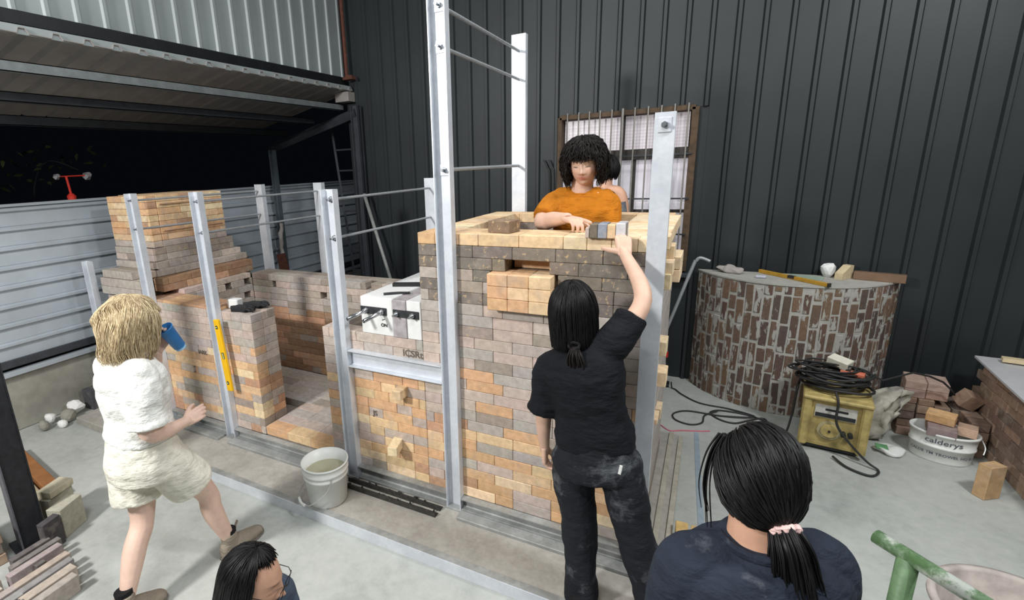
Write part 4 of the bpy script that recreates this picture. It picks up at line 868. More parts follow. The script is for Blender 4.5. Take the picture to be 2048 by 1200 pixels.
M['hair_black'] = hair_material('hair_black', (9, 8, 9), (22, 21, 22), .46); M['hair_brown'] = hair_material('hair_brown_black', (13, 10, 10), (30, 23, 21), .55); M['hair_blond'] = hair_material('hair_blond', (164, 142, 108), (220, 202, 166), .6)
def cloth(name, c, rough=.85, dust=None):
    m, t = new_mat(name); p = t.pos(); b = lin(c)
    col = t.ramp(t.noise(p, 9, 4), [(.3, tuple(x * .8 for x in b)), (.7, tuple(min(1, x * 1.2) for x in b))])
    if dust:
        d = t.ramp(t.noise(p, dust[2], 6, .7), [(dust[3], (0, 0, 0)), (dust[3] + .16, (1, 1, 1))]); col = t.mix(t.math('MULTIPLY', d, dust[1]), col, lin(dust[0]))
    t.link(col, t.b.inputs['Base Color']); t.b.inputs['Roughness'].default_value = rough; t.b.inputs['Specular IOR Level'].default_value = .2
    mp = t.add('ShaderNodeMapping'); mp.inputs['Scale'].default_value = (1, 1, 2.2); t.link(p, mp.inputs['Vector'])
    t.bump(t.noise(mp.outputs[0], 13, 4, .55), .6, .03); return m
M['tee_black'] = cloth('tee_black', (21, 23, 28)); M['trouser_black'] = cloth('trouser_black', (32, 34, 40), dust=((140, 144, 148), .42, 5.0, .53)); M['tee_orange'] = cloth('tee_orange', (184, 112, 26)); M['tee_white'] = cloth('tee_white', (236, 236, 230)); M['shorts'] = cloth('shorts_white', (226, 222, 208)); M['tee_navy'] = cloth('tee_navy', (40, 46, 58), dust=((150, 152, 156), .35, 6, .60)); M['tee_slate'] = cloth('tee_slate', (72, 84, 100)); M['boot'] = cloth('boot_grey', (140, 130, 116)); M['sock'] = cloth('sock_black', (30, 28, 30)); M['sole'] = cloth('sole_grey', (120, 114, 104)); M['scrunchie'] = cloth('scrunchie_pink', (226, 190, 184))

V = Vector
def basis(f, up=(0, 0, 1), pitch=0., roll=0.):
    f = V(f).normalized(); u = V(up); r = f.cross(u).normalized(); u = r.cross(f).normalized()
    m = Matrix((r, f, u)).transposed()
    return m @ Matrix.Rotation(R_(pitch), 3, 'X') @ Matrix.Rotation(R_(roll), 3, 'Y')
def limb(bm, pts, rad, n=6, seg=14, flat=1.):
    P = spline(pts, n); k = len(pts) - 1; rr = []
    for i in range(len(P)):
        t = i / n; a = min(int(t), k - 1); w_ = t - a; w_ = w_ * w_ * (3 - 2 * w_); rr.append(rad[a] * (1 - w_) + rad[a + 1] * w_)
    tube(bm, P, rr, seg, flat=flat)
def loft(bm, rings, seg=24, ex=2.3):
    R = []
    for c, r, f, a, b in rings:
        L = []
        for k in range(seg):
            t = 2 * math.pi * k / seg; cs, sn = math.cos(t), math.sin(t)
            L.append(bm.verts.new(V(c) + r * (a * math.copysign(abs(cs) ** (2 / ex), cs)) + f * (b * math.copysign(abs(sn) ** (2 / ex), sn))))
        R.append(L)
    skin_rings(bm, R, True)
def hand(bm, W, d, n, right, curl, spread=1., thumb=(35, 25), s=1.):
    d = V(d).normalized(); n = V(n); n = (n - d * n.dot(d)).normalized(); x = (n.cross(d) if right else d.cross(n)); W = V(W)
    for i, (ox, L, kl, r) in enumerate(((.027, .070, .086, .0088), (.009, .078, .089, .009), (-.009, .073, .085, .0086), (-.0265, .057, .077, .0076))):
        K = W + (x * ox + d * kl) * s; limb(bm, [W + x * (ox * .55 * s) - d * .005, W + (x * ox * .85 + d * kl * .5) * s, K], [.014 * s, .0125 * s, .0105 * s], 3, 10)
        a = 0; p = K; pts = [K]; dd = (d + x * (ox * 3.2 * spread)).normalized()
        for j, fr in enumerate((.45, .31, .24)):
            a += R_(curl[i] * (1, 1.1, .7)[j]); q = dd * math.cos(a) - n * math.sin(a); p = p + q * (L * fr * s); pts.append(p)
        limb(bm, pts, [r * 1.08 * s, r * s, r * .93 * s, r * .72 * s], 3, 10)
    a0 = R_(thumb[0]); B = W + (x * .022 + d * .018 - n * .004) * s; td = (d * math.cos(a0) + x * math.sin(a0) - n * .35).normalized(); p1 = B + td * .045 * s
    t2 = (td + d * .1 - x * math.sin(R_(thumb[1])) * .8 - n * .15).normalized(); p2 = p1 + t2 * .033 * s; p3 = p2 + (t2 - x * .15).normalized() * .025 * s
    limb(bm, [B - td * .01, p1, p2, p3], [.0165 * s, .0125 * s, .0105 * s, .0075 * s], 4, 10)
    verts = ellipsoid(bm, W + d * .045 * s, (.036 * s, .047 * s, .0135 * s), Matrix((x, d, n)).transposed())
def head_geo(M3, C, s=1., lids=0., ears=True):
    """head with face: returns verts, faces, tints"""
    nu, nv = 84, 64; vs_, fs, cs = [], [], []
    G = lambda x, z, x0, z0, sx, sz: math.exp(-((x - x0) / sx) ** 2 - ((z - z0) / sz) ** 2)
    for j in range(nv + 1):
        ph = math.pi * j / nv
        for i in range(nu):
            th = 2 * math.pi * i / nu
            # denser sampling at the front
            th2 = th - .55 * math.sin(th)
            dx, dy, dz = math.sin(ph) * math.sin(th2), math.sin(ph) * math.cos(th2), math.cos(ph)
            x, y, z = .0735 * dx, .092 * dy, .116 * dz
            if z < 0: k = (-z / .116); x *= 1 - .30 * k ** 1.6; y *= (1 - .10 * k ** 2) if y > 0 else (1 - .38 * k)
            if z > 0 and y < 0: y *= 1.06
            if y > 0: x *= 1.0; y *= .97
            tint = [1, 1, 1]
            if y > .0:
                ff = min(1, y / .04); ax = abs(x)
                d_ = .0235 * G(x, z, 0, -.020, .0115, .012) + .012 * G(x, z, 0, .004, .009, .022) + .0085 * G(ax, z, .0135, -.0255, .0065, .0065)
                d_ += -.0095 * G(ax, z, .031, .014, .017, .011) + .0062 * G(ax, z, .031, .0125, .0125, .0085) + .0045 * G(ax, z, .030, .033, .022, .008) + .005 * G(ax, z, .040, -.022, .02, .022)
                d_ += .0075 * G(x, z, 0, -.0465, .019, .0052) + .0078 * G(x, z, 0, -.0575, .016, .0056) - .004 * G(x, z, 0, -.052, .022, .0016) - .003 * G(x, z, 0, -.069, .018, .006) + .009 * G(x, z, 0, -.090, .022, .016) + .003 * G(x, z, 0, -.036, .006, .006)
                y += d_ * ff
                lip = min(1, 1.6 * G(x, z, 0, -.052, .021, .0088)) * ff; br = min(1, 1.3 * G(ax, z, .031, .0335 - .0 * ax, .0165, .0034)) * ff; la = min(1, 1.5 * G(ax, z, .0315, .0085 + lids - 9 * (ax - .0315) ** 2, .0155, .0022)) * ff; nb = G(ax, z, .0075, -.031, .004, .0025)
                bl = .5 * G(ax, z, .038, -.02, .022, .018) * ff + .35 * G(x, z, 0, -.024, .014, .01)
                for q, (tl, tb, tt) in enumerate(((.80, .2, .92), (.47, .15, .76), (.47, .14, .76))):
                    v_ = 1 * (1 - lip) + tl * lip; v_ = v_ * (1 - bl) + v_ * tt * bl; v_ = v_ * (1 - .85 * br) + tb * .85 * br; v_ = v_ * (1 - .95 * la) + .06 * .95 * la; tint[q] = v_ * (1 - .5 * nb)
            vs_.append(C + M3 @ (V((x, y, z)) * s)); cs.append(tint)
    for j in range(nv):
        for i in range(nu):
            a, b = j * nu + i, j * nu + (i + 1) % nu; fs.append((a, b, b + nu, a + nu))
    if ears:
        for sx in (-1, 1):
            bm = bmesh.new(); ellipsoid(bm, (0, 0, 0), (.009, .017, .031), None, 14, 10)
            for v in bm.verts:
                if v.co.x * sx > 0: v.co.x -= sx * .008 * math.exp(-((v.co.y - .002) / .009) ** 2 - (v.co.z / .018) ** 2)
            b0 = len(vs_); 
            for v in bm.verts: vs_.append(C + M3 @ (V((sx * .0755 + v.co.x * 1.2 + (-v.co.y) * .35 * sx, v.co.y - .008, v.co.z - .003)) * s)); cs.append([1, .93, .92])
            bm.verts.index_update()
            for f in bm.faces: fs.append(tuple(b0 + v.index for v in f.verts))
            bm.free()
    return vs_, fs, cs
def assemble(name, mats, baked_list, heads, label, tints=None):
    """one continuous body mesh"""
    vs_, fs, cs = [], [], []
    for me in baked_list:
        b0 = len(vs_); vs_ += [v.co.copy() for v in me.vertices]; cs += [[1, 1, 1]] * len(me.vertices); fs += [tuple(b0 + i for i in p.vertices) for p in me.polygons]; bpy.data.meshes.remove(me)
    for (a, b, c) in heads:
        b0 = len(vs_); vs_ += a; cs += c; fs += [tuple(b0 + i for i in p) for p in b]
    me = bpy.data.meshes.new(name); me.from_pydata(vs_, [], fs); at = me.color_attributes.new('tint', 'FLOAT_COLOR', 'POINT')
    for i, c in enumerate(cs): at.data[i].color = (*c, 1)
    for p in me.polygons: p.use_smooth = True
    me.materials.append(M[mats]); o = obj(name, me); tag(o, label, 'person'); return o
def wrinkle(me, amp, sc, zs=1., seed=0):
    ns = [v.normal.copy() for v in me.vertices]
    for v, n in zip(me.vertices, ns):
        q = V((v.co.x, v.co.y, v.co.z * zs)) * sc + V((seed, seed * 2, 0)); v.co += n * (amp * (.55 + noise.noise(q) + .5 * noise.noise(q * 2.3)))
    return me
def torso_rings(Pv, N, hr, sr, w_, dpt, f, lo=0., hi=.82, n=9):
    """rings from pelvis Pv to neck base N; hr/sr right axes at hips and shoulders"""
    prof = [(0, 1.0, 1.0), (.18, .98, 1.0), (.4, .86, .90), (.62, .95, .98), (.78, 1.02, 1.0), (.9, .92, .84), (1, .55, .66)]
    out = []
    for i in range(n + 1):
        t = lo + (hi - lo) * i / n
        for (t0, a0, b0), (t1, a1, b1) in zip(prof, prof[1:]):
            if t0 <= t <= t1 + 1e-6: k = (t - t0) / (t1 - t0); a = a0 + (a1 - a0) * k; b = b0 + (b1 - b0) * k; break
        r = (V(hr) * (1 - t) + V(sr) * t).normalized(); ax = (V(N) - V(Pv)).normalized(); r = (r - ax * r.dot(ax) * .6).normalized(); ff = ax.cross(r).normalized()
        if ff.dot(V(f)) < 0: ff = -ff
        out.append((V(Pv).lerp(V(N), t), r, ff, w_ * a, dpt * b))
    return out

def yoke(bm, N, r, f, a=.135, b=.088, h=.062, dz=-.058):
    r = V(r); f = V(f); ellipsoid(bm, V(N) + V((0, 0, dz)), (a, b, h), Matrix((r, f, r.cross(f))).transposed())

def zend(az, face, bang, low, soft=.22):
    t = (abs(az) - face) / soft; t = max(0, min(1, t)); t = t * t * (3 - 2 * t); return bang * (1 - t) + low * t
def hair_bob(parent, C, M3, rad, low, bang, face, mat, n=420, lock=.0042, curl=.0, seed=0, taper=.12, lowj=.02, name='hair', flip=0., cf=22., oj=99., cap_in=.95, minel=8):
    random.seed(seed); C = V(C); a, b, c = rad; bm = bmesh.new()
    def path(az, el0, ze, k, steps=9):
        pts = []; el = el0
        for i in range(steps):
            el = el0 + (0 - el0) * i / (steps - 1); p = V((a * math.cos(el) * math.sin(az), b * math.cos(el) * math.cos(az), c * math.sin(el))) * k
            if p.z < ze and ze > 0: break
            pts.append(p)
        if ze <= 0:
            m_ = 5; z0 = pts[-1].z
            for i in range(1, m_ + 1): t = i / m_; q = 1 - taper * t * t + flip * t * t; pts.append(V((a * math.sin(az) * q * k, b * math.cos(az) * q * k, z0 + (ze - z0) * t)))
        return pts
    cols = []
    NA = 72
    for i in range(NA):                                             # closed cap under the locks
        az = -math.pi + 2 * math.pi * i / NA; pts = path(az, R_(89), zend(az, face, bang, low), cap_in, 14)
        P = spline(pts, 4); L = [P[round(q * (len(P) - 1) / 20)] for q in range(21)]; cols.append([bm.verts.new(C + M3 @ p) for p in L])
    for i in range(NA):
        A, B = cols[i], cols[(i + 1) % NA]
        for q in range(20): bm.faces.new((A[q], A[q + 1], B[q + 1], B[q]))
    bmesh.ops.solidify(bm, geom=bm.faces[:], thickness=.004)
    for i in range(n):
        az = random.uniform(-math.pi, math.pi); el0 = R_(random.choice((random.uniform(minel + 25, 89), random.uniform(60, 89)))); ze = zend(az, face, bang, low) + random.uniform(-lowj, lowj) * (1 if abs(az) > face else .35)
        pts = path(az, el0, ze, random.uniform(.965, 1.03))
        if len(pts) < 3: continue
        if curl:
            o = random.uniform(0, oj); pts = [p + V(noise.noise_vector(p * cf + V((o, o, o)))) * curl * min(1, j / 3) for j, p in enumerate(pts)]
        P = spline(pts, 2); m_ = len(P); r0 = lock * random.uniform(.5, 1.2)
        tube(bm, [C + M3 @ p for p in P], [r0 * (.4 + .9 * math.sin(math.pi * (.1 + .84 * j / (m_ - 1)))) for j in range(m_)], 4, False)
    me = mesh_of(bm, 'hair', True); return obj(name, me, mat, parent)
def hair_tied(parent, C, M3, rad, gather, mat, face=.95, bang=.045, n=420, lock=.0032, seed=0, name='hair', tail=None, tailr=.03, loose_=()):
    """hair swept back over the skull to a gather point (world), optional tail path (world)"""
    random.seed(seed); C = V(C); a, b, c = rad; g = M3.transposed() @ (V(gather) - C); bm = bmesh.new()
    def on(d): d = d.normalized(); return V((a * d.x, b * d.y, c * d.z))
    gd = V((g.x / a, g.y / b, g.z / c)).normalized()
    cap = bmesh.new(); bmesh.ops.create_uvsphere(cap, u_segments=48, v_segments=32, radius=1)
    dl = [v for v in cap.verts if (v.co.y > .30 and v.co.z < .42) or (v.co.z < -.62 and v.co.y > -.5) or v.co.z < -.8 or (v.co.y > -.02 and v.co.z < -.15)]
    bmesh.ops.delete(cap, geom=dl, context='VERTS')
    for v in cap.verts: v.co = C + M3 @ (on(v.co) * .975)
    bmesh.ops.solidify(cap, geom=cap.faces[:], thickness=.004); tmp = mesh_of(cap, 't'); bm.from_mesh(tmp); bpy.data.meshes.remove(tmp)
    for i in range(n):
        while True:
            d = V((random.gauss(0, 1), random.gauss(0, 1), random.gauss(0, 1))).normalized()
            if not ((d.y > .30 and d.z < .42) or d.z < -.6 or (d.y > 0 and d.z < -.15)): break
        k = random.uniform(.975, 1.03); o_ = random.uniform(0, 50); e_ = 1 if random.random() < .75 else random.uniform(.4, .8); pts = [on(d.slerp(gd, t * e_) if d.angle(gd) < 3.0 else gd) * (k + .03 * math.sin(math.pi * t * e_)) for t in (0, .15, .3, .5, .7, .85, 1)]; pts = [p_ + V(noise.noise_vector(p_ * 14 + V((o_, 0, o_)))) * .007 * math.sin(math.pi * (.15 + .7 * q_ / 6)) for q_, p_ in enumerate(pts)]
        r0 = lock * random.uniform(.6, 1.2); P = spline(pts, 2); m_ = len(P); tube(bm, [C + M3 @ p for p in P], [r0 * (.45 + .8 * math.sin(math.pi * (.08 + .8 * j / (m_ - 1)))) for j in range(m_)], 5)
    for L in loose_:
        for q in range(L[1]):
            j_ = V((random.uniform(-1, 1), random.uniform(-1, 1), random.uniform(-.6, .6))) * L[2]; P = spline([V(p) + j_ * (.3 + .7 * i / len(L[0])) for i, p in enumerate(L[0])], 5); tube(bm, P, [.0028 * (1 - .75 * j / len(P)) for j in range(len(P))], 5)
    h = obj(name, mesh_of(bm, 'hair', True), mat, parent)
    if tail:
        bm = bmesh.new(); T_ = spline(tail, 6); fr = frames(T_)
        limb(bm, tail, [tailr * .5] + [tailr * .85] * (len(tail) - 2) + [tailr * .25], 5, 12)
        for i in range(170):
            an = random.uniform(0, 6.28); rr = tailr * math.sqrt(random.random()) * 1.1; pts = []
            m_ = len(fr); end = random.uniform(.72, 1.05)
            for j, (p, nn, bb) in enumerate(fr):
                t = j / (m_ - 1)
                if t > end: break
                q = (.35 + .9 * math.sin(math.pi * min(1, .1 + .62 * t))) * (1 if t < .6 else 1 - .5 * (t - .6)); pts.append(p + (nn * math.cos(an) + bb * math.sin(an)) * rr * q + V(noise.noise_vector(p * 30 + V((i, 0, 0)))) * .006 * t)
            tube(bm, pts, [.0026 * (1.1 - .8 * j / len(pts)) for j in range(len(pts))], 5)
        obj('ponytail', mesh_of(bm, 'tail', True), mat, parent)
    return h
def shoe(parent, heel, toe, h, mat='boot', name='shoe', top=None):
    """shoe from heel to toe on the ground, with sole and ankle collar"""
    H, T_ = V(heel), V(toe); d = (T_ - H); L = d.length; d.normalize(); up = V((0, 0, 1)); up = (up - d * up.dot(d)).normalized(); r = d.cross(up)
    k_ = 1.22 if mat == 'boot' else 1.; bm = bmesh.new()
    loft(bm, [(H + d * (L * t) + up * zc * k_, r, up, w_ * (1 + (k_ - 1) * .5), zz * k_) for t, zc, w_, zz in ((.0, .035, .022, .03), (.06, .042, .034, .04), (.25, .046, .036, .045), (.5, .040, .040, .038), (.75, .030, .044, .027), (.93, .025, .034, .02), (1.0, .022, .016, .012))], 18)
    limb(bm, [H + d * (L * .22) + up * .04, H + d * (L * .2) + up * h] if not top else [H + d * (L * .24) + up * .04, V(top)], [.044, .048], 4)
    o = obj(name, baked(bm, 'shoe', .006, 4), mat, parent); bs_ = bmesh.new()
    loft(bs_, [(H + d * (L * t) + up * .009, r, up, w_, .009) for t, w_ in ((-.02, .022), (.06, .036), (.3, .037), (.55, .042), (.78, .046), (.95, .034), (1.02, .014))], 16, 4)
    obj('sole', bs_, 'sole', o); return o

# ---------------------------------------------------------------- woman in black, seen from behind, reaching up
def woman_black():
    f = V((-.05, 1, 0)).normalized(); N = V((.825, -.375, 1.325)); Pv = V((.91, -.375, .86)); hr = V((1, 0, .10)).normalized(); sr = V((.93, .05, .36)).normalized()
    SL, EL, WL = V((.705, -.375, 1.215)), V((.668, -.375, .975)), V((.662, -.335, .775)); SR, ER, WR = V((.955, -.355, 1.365)), V((1.055, -.255, 1.535)), V((.952, -.105, 1.70))
    HL, KL, AL = V((.815, -.375, .80)), V((.845, -.365, .44)), V((.87, -.38, .07)); HR, KR, AR = V((1.0, -.37, .83)), V((1.09, -.36, .46)), V((1.215, -.35, .07))
    HC = V((.785, -.355, 1.482)); M3 = basis(f, (-.06, 0, 1), 4)
    bm = bmesh.new(); loft(bm, torso_rings(Pv, N, hr, sr, .150, .105, f)); limb(bm, [N - V((0, 0, .04)), N + V((-.01, 0, .04)), HC + M3 @ V((0, -.02, -.05))], [.062, .052, .052])
    limb(bm, [N + V((-.03, 0, -.05)), SL, EL, WL, WL + V((.002, .012, -.02))], [.05, .048, .038, .025, .023]); limb(bm, [N + V((.03, 0, -.04)), SR, ER, WR, WR + V((-.006, .016, .02))], [.05, .047, .038, .026, .024])
    for h, k, a in ((HL, KL, AL), (HR, KR, AR)): limb(bm, [h, k, a], [.075, .055, .036])
    body = baked(bm, 'b', .007, 5)
    hb = bmesh.new(); hand(hb, WL, (.03, .12, -1), (-1, -.15, 0), False, (22, 26, 30, 34), .6, (25, 20)); hl = baked(hb, 'h', .0034, 2)
    hb = bmesh.new(); hand(hb, WR, (-.22, .55, .80), (.1, -.95, .5), True, (52, 56, 56, 52), .7, (62, 10)); hr_ = baked(hb, 'h', .0034, 2)
    o = assemble('person', 'skin', [body, hl, hr_], [head_geo(M3, HC)], 'person in black clothes seen from behind, reaching up to the kiln crown')
    bm = bmesh.new(); loft(bm, torso_rings(Pv + V((0, 0, .0)), N, hr, sr, .170, .128, f, .04, .97, 12)); limb(bm, [N + V((-.02, 0, -.075)), SL + V((-.004, 0, -.01)), SL.lerp(EL, .45), SL.lerp(EL, .92)], [.07, .073, .074, .076]); limb(bm, [N + V((.03, 0, -.075)), SR + V((.0, 0, -.015)), SR.lerp(ER, .62)], [.07, .072, .066]); limb(bm, [N + V((.0, 0, -.06)), N + V((0, 0, .012))], [.085, .064]); yoke(bm, N, sr, f, .13, .1, .07); [limb(bm, [N + V((q * .03, 0, -.045)), S_], [.068, .066]) for q, S_ in ((-1, SL), (1, SR))]
    obj('t_shirt', wrinkle(baked(bm, 't', .008, 5), .008, 9, 2.0, 1), 'tee_black', o)
    bm = bmesh.new(); loft(bm, [(V((.905, -.375, z)), V((1, 0, .1)).normalized(), V((0, 1, 0)), a, b) for z, a, b in ((.74, .17, .135), (.80, .178, .14), (.86, .168, .13), (.93, .152, .118))])
    limb(bm, [HL + V((.0, 0, .0)), KL.lerp(HL, .5) + V((-.01, 0, 0)), KL, KL.lerp(AL, .6), AL + V((0, 0, -.055))], [.098, .09, .078, .074, .076]); limb(bm, [HR, KR.lerp(HR, .5), KR, KR.lerp(AR, .6), AR + V((0, 0, -.055))], [.098, .09, .078, .076, .078])
    obj('trousers', wrinkle(baked(bm, 't', .008, 5), .010, 7, 1.2, 5), 'trouser_black', o)
    obj('paint_mark', boxm(-.006, .006, -.002, .002, -.022, .022, .001), 'plastic', o, (1.035, -.510, .86), (0, R_(8), 0))
    shoe(o, (.87, -.47, .001), (.855, -.23, .001), .07, 'sock'); shoe(o, (1.21, -.43, .001), (1.23, -.19, .001), .07, 'sock')
    hair_bob(o, HC + V((0, 0, .0)), M3, (.102, .112, .138), -.135, .06, 1.25, M['hair_black'], 1300, .0021, .003, 4, .02, .02)
    tl = [HC + M3 @ V(q) for q in ((.02, -.100, -.115), (.025, -.128, -.14), (.03, -.138, -.18), (.04, -.135, -.225))]
    bm = bmesh.new(); random.seed(3)
    for i in range(60):
        an = random.uniform(0, 6.3); rr = random.uniform(.1, 1) * .03; tube(bm, spline([tl[0] + V((math.cos(an) * rr * .4, 0, math.sin(an) * rr * .4)), tl[1] + V((math.cos(an) * rr, math.sin(an) * rr * .5, 0)), tl[2] + V((math.cos(an) * rr * 1.5, math.sin(an) * rr * .6, 0)), tl[3] + V((math.cos(an) * rr * 1.6, 0, random.uniform(-.02, .02)))], 4), .003, 5)
    obj('ponytail', mesh_of(bm, 'tail', True), M['hair_brown'], o); obj('hair_tie', tube(bmesh.new(), [tl[0] + V((.022 * math.cos(t), .004 * math.sin(3 * t) - .012, .016 * math.sin(t))) for t in [k * .45 for k in range(15)]], .006, 6), 'sock', o)
woman_black()

# ---------------------------------------------------------------- person in orange standing inside the chamber
def person_orange():
    f = V((.06, -1, 0)).normalized(); N = V((.615, .53, 1.955)); Pv = V((.61, .56, 1.46)); hr = V((-1, 0, 0)); sr = V((-1, 0, .02)).normalized(); r = V((-1, 0, 0))
    SR, ER, WR = V((.468, .53, 1.90)), V((.43, .37, 1.79)), V((.60, .225, 1.822)); SL, EL, WL = V((.752, .53, 1.885)), V((.785, .52, 1.64)), V((.74, .36, 1.50))
    HR, KR, AR = V((.53, .56, 1.42)), V((.53, .54, 1.03)), V((.53, .58, .70)); HL, KL, AL = V((.71, .56, 1.42)), V((.71, .54, 1.03)), V((.71, .58, .70))
    HC = V((.632, .475, 2.098)); M3 = basis(f, (0, 0, 1), -14, 2)
    bm = bmesh.new(); loft(bm, torso_rings(Pv, N, hr, sr, .15, .11, f)); limb(bm, [N - V((0, 0, .05)), N + V((0, -.01, .03)), HC + M3 @ V((0, -.02, -.05))], [.07, .060, .058])
    limb(bm, [N + V((-.03, 0, -.05)), SR, ER, ER.lerp(WR, .4), WR, WR + V((.012, -.012, 0))], [.05, .056, .052, .046, .031, .027]); limb(bm, [N + V((.03, 0, -.05)), SL, EL, WL], [.05, .055, .044, .028])
    for h, k, a in ((HL, KL, AL), (HR, KR, AR)): limb(bm, [h, k, a], [.08, .058, .04])
    body = baked(bm, 'b', .007, 5); hb = bmesh.new(); hand(hb, WR, (.085, -.075, -.006), (.06, -.2, 1), True, (4, 40, 46, 42), 1.3, (45, 20), 1.08); h1 = baked(hb, 'h', .0034, 2); hb = bmesh.new(); hand(hb, WL, (-.1, -.5, -.6), (.5, -.4, .3), False, (20, 22, 26, 30)); h2 = baked(hb, 'h', .005, 2)
    o = assemble('person', 'skin', [body, h1, h2], [head_geo(M3, HC, 1.06, -.0035)], 'person in an orange t-shirt standing inside the kiln, setting bricks')
    bm = bmesh.new(); loft(bm, torso_rings(Pv, N, hr, sr, .172, .135, f, .02, .93, 12)); limb(bm, [N + V((-.02, 0, -.07)), SR + V((0, 0, -.012)), SR.lerp(ER, .45), SR.lerp(ER, .86)], [.07, .066, .068, .07]); limb(bm, [N + V((.03, 0, -.07)), SL + V((0, 0, -.012)), SL.lerp(EL, .55), SL.lerp(EL, .9)], [.07, .066, .066, .066]); yoke(bm, N + V((0, .012, 0)), V((1, 0, 0)), V((0, 1, 0)), .15, .088, .058, -.052); [limb(bm, [N + V((q * .045, .01, -.05)), S_ + V((0, .004, 0))], [.066, .066]) for q, S_ in ((-1, SR), (1, SL))]
    obj('t_shirt', wrinkle(baked(bm, 't', .008, 4), .011, 11, .45, 2), 'tee_orange', o)
    cl = [N + V((.072 * math.cos(t), -.004 - .064 * math.sin(t), .0 - .024 * max(0, math.sin(t)))) for t in [k * 2 * math.pi / 28 for k in range(29)]]; obj('collar', tube(bmesh.new(), cl, .0075, 6), 'tee_orange', o)
    bm = bmesh.new(); loft(bm, [(V((.62, .56, z)), V((1, 0, 0)), V((0, 1, 0)), a, b) for z, a, b in ((1.34, .17, .13), (1.44, .175, .135), (1.52, .16, .12))]); limb(bm, [HR, KR, AR + V((0, 0, -.05))], [.09, .075, .065]); limb(bm, [HL, KL, AL + V((0, 0, -.05))], [.09, .075, .065]); obj('trousers', baked(bm, 't', .01, 5), 'tee_black', o)
    shoe(o, (.53, .64, .617), (.52, .40, .617), .07, 'sock'); shoe(o, (.71, .64, .617), (.72, .40, .617), .07, 'sock')
    hair_bob(o, HC + M3 @ V((0, -.006, .006)), M3, (.120, .122, .146), -.095, .038, .72, M['hair_brown'], 1500, .0026, .026, 9, .18, .03, cap_in=.92)
    zz = [HC + M3 @ V(q) for q in ()]
person_orange()

